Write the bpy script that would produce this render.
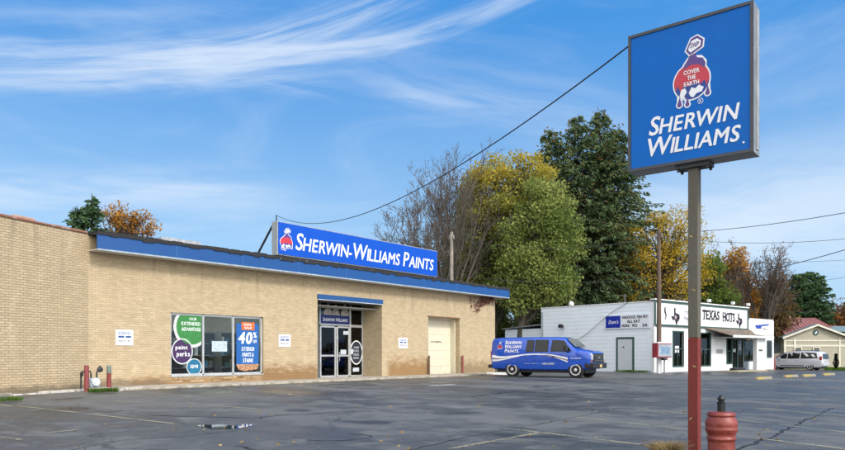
import bpy, bmesh, math, random
import numpy as np
from mathutils import Vector, Matrix
R = math.radians
random.seed(7); rng = np.random.default_rng(7)
sc = bpy.context.scene
col = sc.collection
for o in list(bpy.data.objects): bpy.data.objects.remove(o)

# ------------------------------------------------------------------ camera
F, HOR, CU, EYE = 700.0, 354.0, 422.5, 1.2       # focal length / horizon / centre in photo pixels, eye height in metres
cam = bpy.data.cameras.new('camera'); camo = bpy.data.objects.new('camera', cam); col.objects.link(camo)
camo.location = (0, 0, EYE); camo.rotation_euler = (R(90), 0, 0)
cam.sensor_width = 36; cam.lens = 36*F/845; cam.shift_y = (HOR-225)/845; cam.clip_end = 6000; cam.clip_start = .05
sc.camera = camo
sc.render.resolution_x, sc.render.resolution_y = 1024, 545
# ------------------------------------------------------------------ colour management
sc.view_settings.view_transform = 'Standard'; sc.view_settings.look = 'None'
sc.view_settings.exposure = 1.35; sc.view_settings.gamma = 1; sc.view_settings.use_curve_mapping = False
# ------------------------------------------------------------------ sun
SUN_EL, SUN_AZ = R(38), math.atan2(.75, -.66)     # azimuth from +Y towards +X
sl = bpy.data.lights.new('sun', 'SUN'); sl.energy = 1.05; sl.angle = R(12); sl.color = (1, .95, .88)
so = bpy.data.objects.new('sun', sl); col.objects.link(so)
sdir = Vector((math.sin(SUN_AZ)*math.cos(SUN_EL), math.cos(SUN_AZ)*math.cos(SUN_EL), math.sin(SUN_EL)))
so.rotation_euler = (-sdir).to_track_quat('-Z', 'Y').to_euler(); so.location = (20, -30, 40)

# ------------------------------------------------------------------ node helper
class N:
    def __init__(s, nt): s.nt = nt
    def n(s, t, **k):
        x = s.nt.nodes.new(t)
        for a, b in k.items(): setattr(x, a, b)
        return x
    def put(s, sock, v):
        if hasattr(v, 'is_output') or isinstance(v, bpy.types.NodeSocket): s.nt.links.new(v, sock)
        elif v is not None: sock.default_value = v
    def m(s, op, a, b=None, c=None, clamp=False):
        x = s.n('ShaderNodeMath', operation=op, use_clamp=clamp); s.put(x.inputs[0], a); s.put(x.inputs[1], b); s.put(x.inputs[2], c)
        return x.outputs[0]
    def mix(s, f, a, b, mode='MIX'):
        x = s.n('ShaderNodeMix', data_type='RGBA', blend_type=mode)
        s.put(x.inputs[0], f); s.put(x.inputs[6], (*a, 1) if isinstance(a, tuple) and len(a) == 3 else a)
        s.put(x.inputs[7], (*b, 1) if isinstance(b, tuple) and len(b) == 3 else b); return x.outputs[2]
    def ss(s, x, lo, hi, a=0., b=1.):
        y = s.n('ShaderNodeMapRange', interpolation_type='SMOOTHSTEP'); s.put(y.inputs[0], x)
        for i, v in enumerate((lo, hi, a, b)): s.put(y.inputs[i+1], v)
        return y.outputs[0]
    def noise(s, vec, scale, detail=4., rough=.55, dist=0.):
        x = s.n('ShaderNodeTexNoise'); s.put(x.inputs['Vector'], vec); s.put(x.inputs['Scale'], scale)
        s.put(x.inputs['Detail'], detail); s.put(x.inputs['Roughness'], rough); s.put(x.inputs['Distortion'], dist); return x.outputs[0]
    def xyz(s, a, b, c):
        x = s.n('ShaderNodeCombineXYZ')
        for i, v in enumerate((a, b, c)): s.put(x.inputs[i], v)
        return x.outputs[0]
    def sep(s, v):
        x = s.n('ShaderNodeSeparateXYZ'); s.put(x.inputs[0], v); return x.outputs
    def scalev(s, v, k):
        x = s.n('ShaderNodeVectorMath', operation='MULTIPLY'); s.put(x.inputs[0], v); s.put(x.inputs[1], k); return x.outputs[0]
    def bump(s, h, strength, dist):
        x = s.n('ShaderNodeBump'); s.put(x.inputs['Height'], h); s.put(x.inputs['Strength'], strength); s.put(x.inputs['Distance'], dist); return x.outputs[0]

# ------------------------------------------------------------------ sky: Nishita plus cirrus
def make_world():
    w = bpy.data.worlds.new('World'); sc.world = w; w.use_nodes = True
    nt = w.node_tree; nt.nodes.clear(); k = N(nt)
    sky = k.n('ShaderNodeTexSky', sky_type='NISHITA'); sky.sun_disc = False
    sky.sun_elevation = SUN_EL; sky.sun_rotation = SUN_AZ
    sky.altitude = 0; sky.air_density = 1.25; sky.dust_density = .35; sky.ozone_density = 3.2
    tc = k.n('ShaderNodeTexCoord').outputs['Generated']
    x, y, z = k.sep(tc)
    az = k.m('ARCTAN2', x, y)
    el = k.m('ARCSINE', k.m('MINIMUM', k.m('MAXIMUM', z, -1.), 1.))
    def px(u, v):
        a = math.atan((u-CU)/F); return a, math.atan((HOR-v)/F*math.cos(a))
    # one cirrus band: follows a line p->q bent by curve, streaky noise drawn out along it
    def streak(p, q, width, soft, gain, curve=0., seed=0., stretch=9., freq=22., lo=.35, hi=.75):
        (a0, e0), (a1, e1) = px(*p), px(*q)
        L = math.hypot(a1-a0, e1-e0); c, s_ = (a1-a0)/L, (e1-e0)/L
        da, de = k.m('SUBTRACT', az, a0), k.m('SUBTRACT', el, e0)
        t = k.m('DIVIDE', k.m('ADD', k.m('MULTIPLY', da, c), k.m('MULTIPLY', de, s_)), L)
        b = k.m('SUBTRACT', k.m('MULTIPLY', de, c), k.m('MULTIPLY', da, s_))
        b = k.m('SUBTRACT', b, k.m('MULTIPLY', k.m('MULTIPLY', t, k.m('SUBTRACT', 1., t)), curve))
        wob = k.noise(k.xyz(k.m('MULTIPLY', t, 2.2), seed, 0.), 1., 2., .5)
        b = k.m('ADD', b, k.m('MULTIPLY', k.m('SUBTRACT', wob, .5), width*1.1))
        g = k.m('EXPONENT', k.m('MULTIPLY', k.m('POWER', k.m('ABSOLUTE', k.m('DIVIDE', b, width)), 2.), -1.))
        ends = k.m('MULTIPLY', k.ss(t, -soft, soft*.6), k.ss(t, 1-soft*.6, 1+soft, 1., 0.))
        nz = k.noise(k.xyz(k.m('MULTIPLY', t, L*freq/stretch), k.m('MULTIPLY', b, freq), seed), 1., 6., .6, .9)
        return k.m('MULTIPLY', k.m('MULTIPLY', k.m('MULTIPLY', g, ends), k.ss(nz, lo, hi)), gain)
    parts = [
        streak((-140, 58), (310, 54), .022, .4, .75, .0, 1., lo=.32, hi=.85, freq=60., stretch=14.),
        streak((-60, 44), (330, 38), .020, .35, .40, -.01, 14., lo=.35, hi=.8, freq=46.),
        streak((90, 66), (400, -6), .018, .35, .75, -.035, 2., lo=.3, hi=.75, freq=52., stretch=14.),
        streak((150, 64), (505, 4), .013, .3, .8, -.022, 3., lo=.3, hi=.72, freq=60., stretch=16.),
        streak((120, 78), (430, 40), .012, .3, .40, -.012, 15., lo=.35, hi=.75, freq=60., stretch=14.),
        streak((-60, 82), (330, 72), .012, .4, .40, .0, 4., freq=40.),
        streak((230, 74), (470, 104), .010, .4, .34, .0, 5., freq=40.),
        streak((-120, 184), (225, 192), .020, .4, .75, .0, 6., lo=.2, hi=.7, freq=30.),
        streak((-60, 222), (330, 212), .026, .4, .30, .0, 7.),
        streak((380, 60), (640, 120), .040, .4, .22, .0, 8., lo=.25, hi=.8),
        streak((700, 228), (1000, 150), .060, .35, .85, .0, 9., lo=.2, hi=.75, freq=14.),
        streak((560, 205), (900, 262), .045, .4, .65, .0, 10., lo=.2, hi=.75, freq=14.),
        streak((-80, 15), (230, 12), .012, .4, .25, .0, 11.),
        streak((420, 165), (640, 195), .022, .4, .25, .0, 12.),
        streak((380, 84), (560, 132), .022, .5, .34, .0, 13.),
    ]
    tot = parts[0]
    for p in parts[1:]: tot = k.m('ADD', tot, p)
    # thin high veil elsewhere in the sky dome
    vz = k.noise(k.xyz(k.m('MULTIPLY', x, 1.3), k.m('MULTIPLY', el, 4.2), k.m('MULTIPLY', y, 1.3)), 1.9, 6., .6, .9)
    tot = k.m('ADD', tot, k.m('MULTIPLY', k.ss(vz, .45, .75), .17))
    tot = k.m('MULTIPLY', k.m('MULTIPLY', k.m('SUBTRACT', 1., k.m('EXPONENT', k.m('MULTIPLY', tot, -1.2))), .93), k.ss(el, -.02, .06))
    # unseen bright cloud added behind the camera as soft fill, strongest round the sun
    sd = k.m('ADD', k.m('ADD', k.m('MULTIPLY', x, sdir.x), k.m('MULTIPLY', y, sdir.y)), k.m('MULTIPLY', z, sdir.z))
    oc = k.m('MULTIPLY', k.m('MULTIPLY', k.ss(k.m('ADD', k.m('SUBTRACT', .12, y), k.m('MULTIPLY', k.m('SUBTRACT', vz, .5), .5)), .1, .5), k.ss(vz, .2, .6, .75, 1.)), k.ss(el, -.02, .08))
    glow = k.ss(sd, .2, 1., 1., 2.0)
    hsv = k.n('ShaderNodeHueSaturation'); hsv.inputs['Saturation'].default_value = 1.0; hsv.inputs['Value'].default_value = 1.0
    k.put(hsv.inputs['Color'], sky.outputs[0])
    # clear autumn air: the low sky stays blue instead of turning sallow
    tone = k.mix(k.ss(el, .02, .48), (3.2, 5.3, 7.6), (.36, 2.40, 6.2))
    c = k.mix(tot, k.mix(.85, hsv.outputs[0], tone), (6.6, 7.2, 7.9))
    fill_cloud_c = k.n('ShaderNodeVectorMath', operation='SCALE'); fill_cloud_c.inputs[0].default_value = (12.2, 11.9, 11.6); k.put(fill_cloud_c.inputs['Scale'], glow)
    c = k.mix(oc, c, fill_cloud_c.outputs[0])
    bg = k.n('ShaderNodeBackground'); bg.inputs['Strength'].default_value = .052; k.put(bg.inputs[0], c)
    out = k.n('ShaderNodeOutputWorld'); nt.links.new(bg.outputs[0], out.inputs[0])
make_world()

# ------------------------------------------------------------------ materials
MATS = {}
def base_mat(name):
    m = bpy.data.materials.new(name); m.use_nodes = True; nt = m.node_tree; nt.nodes.clear(); k = N(nt)
    out = k.n('ShaderNodeOutputMaterial'); p = k.n('ShaderNodeBsdfPrincipled'); nt.links.new(p.outputs[0], out.inputs[0])
    MATS[name] = m; return m, k, p, out
def pm(name, c, rough=.6, metal=0., var=.18, scale=6., bump=0., c2=None, coat=0., spec=None, bscale=40.):
    """painted / plain surface with uneven tone and roughness"""
    if name in MATS: return MATS[name]
    m, k, p, out = base_mat(name)
    tc = k.n('ShaderNodeTexCoord').outputs['Object']
    n1 = k.noise(tc, scale, 6., .6); n2 = k.noise(tc, scale*9, 3., .6)
    f = k.m('ADD', k.m('MULTIPLY', n1, .7), k.m('MULTIPLY', n2, .3))
    lo = tuple(x*(1-var) for x in c); hi = c2 or tuple(min(1, x*(1+var)) for x in c)
    k.put(p.inputs['Base Color'], k.mix(k.ss(f, .35, .65), lo, hi))
    k.put(p.inputs['Roughness'], k.ss(n1, .2, .8, max(.02, rough-.1), min(1., rough+.12)))
    p.inputs['Metallic'].default_value = metal; p.inputs['Coat Weight'].default_value = coat; p.inputs['Coat Roughness'].default_value = .06
    if spec is not None: p.inputs['Specular IOR Level'].default_value = spec
    if bump: k.put(p.inputs['Normal'], k.bump(k.noise(tc, bscale, 5., .6), .6, bump))
    return m

def brick_mat(name, c1, c2, mortar, w=.30, h=.105, ms=.011, stains=()):
    m, k, p, out = base_mat(name)
    tc = k.n('ShaderNodeTexCoord').outputs['Object']; x, y, z = k.sep(tc)
    v = k.xyz(k.m('ADD', x, y), z, 0.)
    b = k.n('ShaderNodeTexBrick'); k.put(b.inputs['Vector'], v)
    b.offset = .5; b.inputs['Scale'].default_value = 1; b.inputs['Mortar Size'].default_value = ms; b.inputs['Mortar Smooth'].default_value = .25
    b.inputs['Brick Width'].default_value = w; b.inputs['Row Height'].default_value = h; b.inputs['Bias'].default_value = -.1
    b.inputs['Color1'].default_value = (*c1, 1); b.inputs['Color2'].default_value = (*c2, 1); b.inputs['Mortar'].default_value = (*mortar, 1)
    big = k.noise(tc, .7, 5., .6); fine = k.noise(tc, 30., 4., .6)
    cc = k.mix(k.ss(big, .3, .7, 0., .35), b.outputs[0], (c2[0]*.86, c2[1]*.82, c2[2]*.74), 'MIX')
    pat = k.noise(k.scalev(tc, (1., 1., .45)), 1.9, 6., .7)
    cc = k.mix(k.ss(pat, .52, .72, 0., .30), cc, tuple(min(1., q*1.35) for q in c2)); cc = k.mix(k.ss(pat, .30, .46, .30, 0.), cc, tuple(q*.62 for q in c1))
    cc = k.mix(k.ss(fine, .35, .7, 0., .38), cc, (c1[0]*.6, c1[1]*.58, c1[2]*.55))
    # water and rust stains low on the wall, each at its own place
    sn = k.noise(k.scalev(tc, (1., 1., 2.2)), 2.3, 6., .65)
    for (x0, x1, zt, amt, scol) in stains:
        zz = k.m('ADD', z, k.m('MULTIPLY', k.m('SUBTRACT', sn, .5), zt*1.5))
        fx = k.m('MULTIPLY', k.ss(x, x0-.25, x0+.25), k.ss(x, x1-.35, x1+.35, 1., 0.))
        cc = k.mix(k.m('MULTIPLY', k.m('MULTIPLY', fx, k.ss(zz, zt*.35, zt, 1., 0.)), amt), cc, scol)
    run = k.noise(k.scalev(tc, (2.6, 2.6, .22)), 1., 5., .65)
    cc = k.mix(k.m('MULTIPLY', k.m('MULTIPLY', k.ss(run, .52, .70), k.ss(z, 2.6, 4.7)), .42), cc, (.17, .13, .085))
    k.put(p.inputs['Base Color'], cc); p.inputs['Roughness'].default_value = .85; p.inputs['Specular IOR Level'].default_value = .3
    hgt = k.m('ADD', k.m('MULTIPLY', b.outputs[1], -1.), k.m('MULTIPLY', fine, .35))
    k.put(p.inputs['Normal'], k.bump(hgt, .8, .008))
    return m

def siding_mat(name, c, pitch=.22, dark=.55):
    m, k, p, out = base_mat(name)
    tc = k.n('ShaderNodeTexCoord').outputs['Object']; x, y, z = k.sep(tc)
    fr = k.m('FRACT', k.m('DIVIDE', z, pitch))
    line = k.ss(fr, .0, .1, 1., 0.)
    n1 = k.noise(k.scalev(tc, (.6, .6, 2.)), 1.5, 6., .65); n2 = k.noise(k.scalev(tc, (6., 6., .7)), 1.2, 4., .6)
    cc = k.mix(k.ss(n1, .35, .7, 0., .30), c, tuple(q*.80 for q in c))
    cc = k.mix(k.ss(n2, .5, .75, 0., .22), cc, (c[0]*.72, c[1]*.70, c[2]*.64))
    cc = k.mix(k.m('MULTIPLY', line, .8), cc, tuple(q*dark for q in c))
    k.put(p.inputs['Base Color'], cc); p.inputs['Roughness'].default_value = .6
    k.put(p.inputs['Normal'], k.bump(k.m('SUBTRACT', 1., fr), .7, .02))
    return m

def leaf_mat(name, cols, nscale=.35, zr=None, trans=.42):
    """leaf colours vary leaf by leaf and branch by branch; zr=(z0,z1) leans the mix with height of the crown"""
    m, k, p, out = base_mat(name)
    k.nt.nodes.remove(p)
    tc = k.n('ShaderNodeTexCoord').outputs['Object']
    ri = k.n('ShaderNodeNewGeometry').outputs['Random Per Island']
    f = k.m('ADD', k.m('MULTIPLY', k.ss(k.noise(tc, nscale, 3., .6), .3, .7), .62), k.m('MULTIPLY', ri, .38))
    if zr:
        z = k.sep(tc)[2]; f = k.m('ADD', k.m('MULTIPLY', f, .62), k.m('MULTIPLY', k.ss(z, zr[0], zr[1]), .38))
    cr = k.n('ShaderNodeValToRGB'); k.put(cr.inputs[0], f)
    e = cr.color_ramp.elements
    for i, c in enumerate(cols):
        q = e[i] if i < 2 else e.new(.5)
        q.position = i/(len(cols)-1)
    for i, c in enumerate(cols): e[i].position = i/(len(cols)-1); e[i].color = (*c, 1)
    d = k.n('ShaderNodeBsdfDiffuse'); t = k.n('ShaderNodeBsdfTranslucent'); mx = k.n('ShaderNodeMixShader'); mx.inputs[0].default_value = trans
    k.put(d.inputs[0], cr.outputs[0]); k.put(t.inputs[0], cr.outputs[0])
    k.nt.links.new(d.outputs[0], mx.inputs[1]); k.nt.links.new(t.outputs[0], mx.inputs[2]); k.nt.links.new(mx.outputs[0], out.inputs[0])
    return m

def glass_mat(name, tint=(.55, .6, .6), boost=.06):
    m, k, p, out = base_mat(name); k.nt.nodes.remove(p)
    t = k.n('ShaderNodeBsdfTransparent'); t.inputs[0].default_value = (*tint, 1)
    g = k.n('ShaderNodeBsdfGlossy'); g.inputs['Roughness'].default_value = .015
    tc = k.n('ShaderNodeTexCoord').outputs['Object']
    k.put(g.inputs['Normal'], k.bump(k.noise(tc, 1.3, 2., .5), .15, .02))
    fr = k.n('ShaderNodeFresnel'); fr.inputs[0].default_value = 1.5
    mx = k.n('ShaderNodeMixShader'); k.put(mx.inputs[0], k.m('ADD', fr.outputs[0], boost))
    k.nt.links.new(t.outputs[0], mx.inputs[1]); k.nt.links.new(g.outputs[0], mx.inputs[2]); k.nt.links.new(mx.outputs[0], out.inputs[0])
    return m

def asphalt_mat():
    m, k, p, out = base_mat('wet asphalt')
    tc = k.n('ShaderNodeTexCoord').outputs['Object']
    rot = k.n('ShaderNodeVectorRotate', rotation_type='Z_AXIS'); k.put(rot.inputs['Vector'], tc); rot.inputs['Angle'].default_value = R(-38)
    st = k.scalev(rot.outputs[0], (1., .32, 1.))
    big = k.noise(st, .22, 5., .6); mid = k.noise(tc, 1.1, 6., .65); ag = k.noise(tc, 38., 4., .75)
    vo = k.n('ShaderNodeTexVoronoi'); k.put(vo.inputs['Vector'], tc); vo.inputs['Scale'].default_value = 48.
    speck = k.ss(vo.outputs['Distance'], .05, .35, 1., 0.)
    damp = k.ss(k.m('ADD', k.m('MULTIPLY', big, .55), k.m('MULTIPLY', mid, .45)), .44, .55)
    c = k.mix(damp, (.128, .126, .118), (.040, .040, .039))
    c = k.mix(k.ss(mid, .45, .75, 0., .5), c, (.130, .125, .116))
    c = k.mix(k.m('MULTIPLY', k.ss(ag, .52, .72), .55), c, (.17, .165, .155))
    c = k.mix(k.m('MULTIPLY', k.ss(ag, .28, .46, 1., 0.), .6), c, (.022, .022, .024))
    oil = k.ss(k.m('ADD', k.noise(tc, .55, 2., .4), k.m('MULTIPLY', mid, .12)), .70, .76); c = k.mix(k.m('MULTIPLY', oil, .65), c, (.018, .017, .016))
    pale = k.ss(k.noise(k.scalev(st, (1.6, 1.6, 1.)), .5, 6., .75), .56, .66); c = k.mix(k.m('MULTIPLY', pale, .5), c, (.185, .18, .165))
    # crazing: fine irregular cracks, two sizes
    wv = k.n('ShaderNodeVectorMath', operation='ADD'); k.put(wv.inputs[0], tc)
    nz = k.n('ShaderNodeTexNoise'); k.put(nz.inputs['Vector'], tc); nz.inputs['Scale'].default_value = .8; nz.inputs['Detail'].default_value = 5.
    k.put(wv.inputs[1], k.scalev(nz.outputs['Color'], (2.2, 2.2, 0.)))
    crack = None
    for sc_, th, seed in ((.16, .0035, 0), (.55, .007, 1)):
        ve = k.n('ShaderNodeTexVoronoi', feature='DISTANCE_TO_EDGE'); k.put(ve.inputs['Vector'], wv.outputs[0]); ve.inputs['Scale'].default_value = sc_
        e = k.ss(ve.outputs['Distance'], th*.3, th, 1., 0.)
        if seed: e = k.m('MULTIPLY', e, k.ss(k.noise(tc, .25, 2.), .52, .62))
        crack = e if crack is None else k.m('MAXIMUM', crack, e)
    c = k.mix(k.m('MULTIPLY', crack, .5), c, (.014, .014, .015))
    k.put(p.inputs['Base Color'], c)
    rough = k.m('SUBTRACT', .70, k.m('MULTIPLY', damp, .28)); rough = k.m('SUBTRACT', rough, k.m('MULTIPLY', k.ss(big, .56, .66), .10))
    k.put(p.inputs['Roughness'], rough); p.inputs['Specular IOR Level'].default_value = .36
    h = k.m('SUBTRACT', k.m('ADD', k.m('MULTIPLY', ag, .7), k.m('MULTIPLY', mid, 2.)), k.m('MULTIPLY', crack, 1.5))
    k.put(p.inputs['Normal'], k.bump(h, .7, .010))
    return m

def paint_mat(name, c, keep=.5):
    """worn road paint: flakes away in patches"""
    m, k, p, out = base_mat(name)
    tc = k.n('ShaderNodeTexCoord').outputs['Object']
    n1 = k.noise(tc, 22., 5., .7); n2 = k.noise(tc, 1.4, 4., .6)
    f = k.ss(k.m('ADD', k.m('MULTIPLY', n1, .55), k.m('MULTIPLY', n2, .45)), keep-.06, keep+.06)
    k.put(p.inputs['Base Color'], k.mix(k.ss(n2, .3, .7), c, tuple(q*.65 for q in c))); p.inputs['Roughness'].default_value = .55
    t = k.n('ShaderNodeBsdfTransparent'); mx = k.n('ShaderNodeMixShader'); k.put(mx.inputs[0], k.m('MULTIPLY', f, .85))
    k.nt.links.new(t.outputs[0], mx.inputs[1]); k.nt.links.new(p.outputs[0], mx.inputs[2]); k.nt.links.new(mx.outputs[0], out.inputs[0])
    return m

def worn_mat(name, c, worn, amt=.5, scale=3., rough=.5, stretch=(1, 1, 1)):
    """paint with faded / chipped patches of another colour"""
    m, k, p, out = base_mat(name)
    tc = k.scalev(k.n('ShaderNodeTexCoord').outputs['Object'], stretch)
    a = k.noise(tc, scale, 6., .7); b = k.noise(tc, scale*12, 3., .6)
    cc = k.mix(k.ss(b, .3, .7), tuple(q*.85 for q in c), tuple(min(1, q*1.1) for q in c))
    cc = k.mix(k.ss(a, 1-amt, 1-amt+.12), cc, worn)
    k.put(p.inputs['Base Color'], cc); k.put(p.inputs['Roughness'], k.ss(a, .3, .7, rough, min(1, rough+.2)))
    k.put(p.inputs['Normal'], k.bump(b, .3, .003))
    return m

# ------------------------------------------------------------------ mesh helpers
class MB:
    def __init__(s): s.v = []; s.f = []; s.T = None
    def add(s, vs, fs):
        o = len(s.v)
        s.v += [tuple(s.T @ Vector(p)) for p in vs] if s.T is not None else [tuple(p) for p in vs]
        s.f += [tuple(i+o for i in f) for f in fs]; return s
    def box(s, x0, x1, y0, y1, z0, z1):
        return s.add([(x, y, z) for z in (z0, z1) for y in (y0, y1) for x in (x0, x1)],
              [(0, 2, 3, 1), (4, 5, 7, 6), (0, 1, 5, 4), (2, 6, 7, 3), (0, 4, 6, 2), (1, 3, 7, 5)])
    def bar(s, p, q, w, h=None):
        """square bar from p to q"""
        p, q = Vector(p), Vector(q); h = h or w; d = (q-p).normalized()
        a = d.cross(Vector((0, 0, 1))); a = a.normalized() if a.length > 1e-4 else Vector((1, 0, 0)); b = a.cross(d)
        vs = [c + a*i*w/2 + b*j*h/2 for c in (p, q) for (i, j) in ((-1, -1), (1, -1), (1, 1), (-1, 1))]
        return s.add(vs, [(3, 2, 1, 0), (4, 5, 6, 7), (0, 1, 5, 4), (1, 2, 6, 5), (2, 3, 7, 6), (3, 0, 4, 7)])
    def tube(s, pts, rad, n=8, caps=True):
        pts = [Vector(p) for p in pts]; rad = rad if isinstance(rad, (list, tuple)) else [rad]*len(pts)
        vs, fs = [], []; prev = None
        for i, p in enumerate(pts):
            d = (pts[min(i+1, len(pts)-1)] - pts[max(i-1, 0)]); d = d.normalized() if d.length > 1e-9 else Vector((0, 0, 1))
            if prev is None:
                a = d.cross(Vector((.31, .17, .94))); a = a.normalized() if a.length > 1e-3 else d.cross(Vector((1, 0, 0))).normalized()
            else:
                a = (prev - d*prev.dot(d)).normalized()
            prev = a; b = d.cross(a)
            vs += [p + (a*math.cos(2*math.pi*j/n) + b*math.sin(2*math.pi*j/n))*rad[i] for j in range(n)]
        for i in range(len(pts)-1):
            for j in range(n): fs.append((i*n+j, i*n+(j+1) % n, (i+1)*n+(j+1) % n, (i+1)*n+j))
        if caps: fs += [tuple(range(n-1, -1, -1)), tuple(range((len(pts)-1)*n, len(pts)*n))]
        return s.add(vs, fs)
    def lathe(s, prof, c=(0, 0, 0), n=24, axis='z'):
        vs, fs = [], []
        for (r, h) in prof:
            for j in range(n):
                a = 2*math.pi*j/n; x, y = r*math.cos(a), r*math.sin(a)
                q = (x, y, h) if axis == 'z' else (x, h, -y) if axis == 'y' else (h, x, y)
                vs.append((q[0]+c[0], q[1]+c[1], q[2]+c[2]))
        for i in range(len(prof)-1):
            for j in range(n): fs.append((i*n+j, i*n+(j+1) % n, (i+1)*n+(j+1) % n, (i+1)*n+j))
        fs += [tuple(range(n-1, -1, -1)), tuple(range((len(prof)-1)*n, len(prof)*n))]
        return s.add(vs, fs)
    def poly(s, pts, y0, y1, f=None):
        """outline in (x,z) given depth from y0 to y1; f maps (x,y,z) to 3D"""
        n = len(pts)
        vs = [(x, y0, z) for x, z in pts] + [(x, y1, z) for x, z in pts]
        if f: vs = [f(*q) for q in vs]
        return s.add(vs, [tuple(range(n)), tuple(range(2*n-1, n-1, -1))] + [(i, i+n, (i+1) % n+n, (i+1) % n) for i in range(n)])
    def disc(s, cx, cz, rx, rz, y0, y1, n=28):
        return s.poly([(cx+rx*math.cos(2*math.pi*i/n), cz+rz*math.sin(2*math.pi*i/n)) for i in range(n)], y0, y1)
    def ring(s, cx, cz, rx, rz, t, y0, y1, n=28):
        vs, fs = [], []
        for i in range(n):
            a = 2*math.pi*i/n
            for (k_, y) in ((0, y0), (t, y0), (t, y1), (0, y1)): vs.append((cx+(rx-k_)*math.cos(a), y, cz+(rz-k_)*math.sin(a)))
        for i in range(n):
            j = (i+1) % n
            for q in range(4): fs.append((i*4+q, i*4+(q+1) % 4, j*4+(q+1) % 4, j*4+q))
        return s.add(vs, fs)
    def build(s, name, m, parent=None, smooth=False, bevel=0., seg=2, loc=None, rz=0, sharp=40):
        me = bpy.data.meshes.new(name); me.from_pydata(s.v, [], s.f)
        b = bmesh.new(); b.from_mesh(me); bmesh.ops.recalc_face_normals(b, faces=b.faces); b.to_mesh(me); b.free()
        o = bpy.data.objects.new(name, me); col.objects.link(o)
        me.materials.append(m)
        if smooth:
            me.shade_smooth(); me.set_sharp_from_angle(angle=R(sharp))
        if bevel:
            bv = o.modifiers.new('bevel', 'BEVEL'); bv.width = bevel; bv.segments = seg; bv.limit_method = 'ANGLE'; bv.angle_limit = R(40)
        if parent: o.parent = parent
        if loc: o.location = loc
        if rz: o.rotation_euler = (0, 0, rz)
        return o

def tag(o, label=None, cat=None, group=None, kind=None):
    if label: o['label'] = label
    if cat: o['category'] = cat
    if group: o['group'] = group
    if kind: o['kind'] = kind
    return o
def thing(name, label, cat, loc=(0, 0, 0), rz=0, group=None):
    o = bpy.data.objects.new(name, None); col.objects.link(o); o.empty_display_size = .3
    o.location = loc; o.rotation_euler = (0, 0, rz); return tag(o, label, cat, group)
def struct(o): o['kind'] = 'structure'; return o
def copy_tree(o, parent=None):
    c = o.copy(); col.objects.link(c)
    if parent: c.parent = parent
    for ch in [q for q in bpy.data.objects if q.parent == o]: copy_tree(ch, c)
    return c

_tcache = {}
def text_geo(body, bold=.012, shear=0., spacing=1.):
    key = (body, bold, shear, spacing)
    if key not in _tcache:
        cu = bpy.data.curves.new('t', 'FONT'); cu.body = body; cu.offset = bold; cu.shear = shear; cu.extrude = 0; cu.resolution_u = 3; cu.space_character = spacing; cu.size = 1
        o = bpy.data.objects.new('t', cu); col.objects.link(o)
        bpy.context.view_layer.update()
        me = bpy.data.meshes.new_from_object(o.evaluated_get(bpy.context.evaluated_depsgraph_get()))
        _tcache[key] = ([tuple(v.co) for v in me.vertices], [tuple(p.vertices) for p in me.polygons])
        bpy.data.objects.remove(o); bpy.data.meshes.remove(me); bpy.data.curves.remove(cu)
    return _tcache[key]
def line_geo(pieces, bold=.012, shear=0., gap=.06):
    """set words in small capitals: pieces = [(text, size), ...]; returns flat verts, faces on a baseline"""
    V, Fc, x = [], [], 0.
    for body, size in pieces:
        for ci, ch in enumerate(body):
            nx = body[ci+1] if ci+1 < len(body) else 'W'
            if ch == ' ': x += .34*size; continue
            v, f = text_geo(ch, 0.)
            x0 = min(q[0] for q in v); x1 = max(q[0] for q in v); o = len(V)
            V += [((q[0]-x0+shear*q[1])*size+x, q[1]*size) for q in v]; Fc += [tuple(i+o for i in p) for p in f]
            tight = -.15 if (ch == 'R' and nx == 'W') else min(.5 if c_ in 'WAVY' else .6 if c_ in 'LTP' else .9 if c_ in 'SCO' else 1. for c_ in (ch, nx))
            x += (x1-x0)*size + gap*tight
    return V, Fc
def put_text(mb, pieces, x0, x1, z0, z1, y, bold=.012, shear=0., f=None, gap=.14, flip=1):
    if isinstance(pieces, str): pieces = [(pieces, 1.)]
    V, Fc = line_geo(pieces, 0., shear, gap)
    a0 = min(q[0] for q in V); a1 = max(q[0] for q in V); b0 = min(q[1] for q in V); b1 = max(q[1] for q in V)
    kx, kz = (x1-x0)/(a1-a0+2*bold), (z1-z0)/(b1-b0+1.2*bold)
    # strokes are thickened by a few shifted layers, each a hair in front of the last
    for i, (du, dv) in enumerate(((0, 0), (-1, 0), (1, 0), (-.6, .6), (.6, -.6), (.6, .6), (-.6, -.6)) if bold > .012 else ((0, 0),)):
        vs = [(x0+(q[0]-a0+bold*(1+du))*kx, y-.00035*i, z0+(q[1]-b0+bold*(.6+dv))*kz) for q in V]
        if f: vs = [f(*q) for q in vs]
        mb.add(vs, Fc)
    return mb

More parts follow.
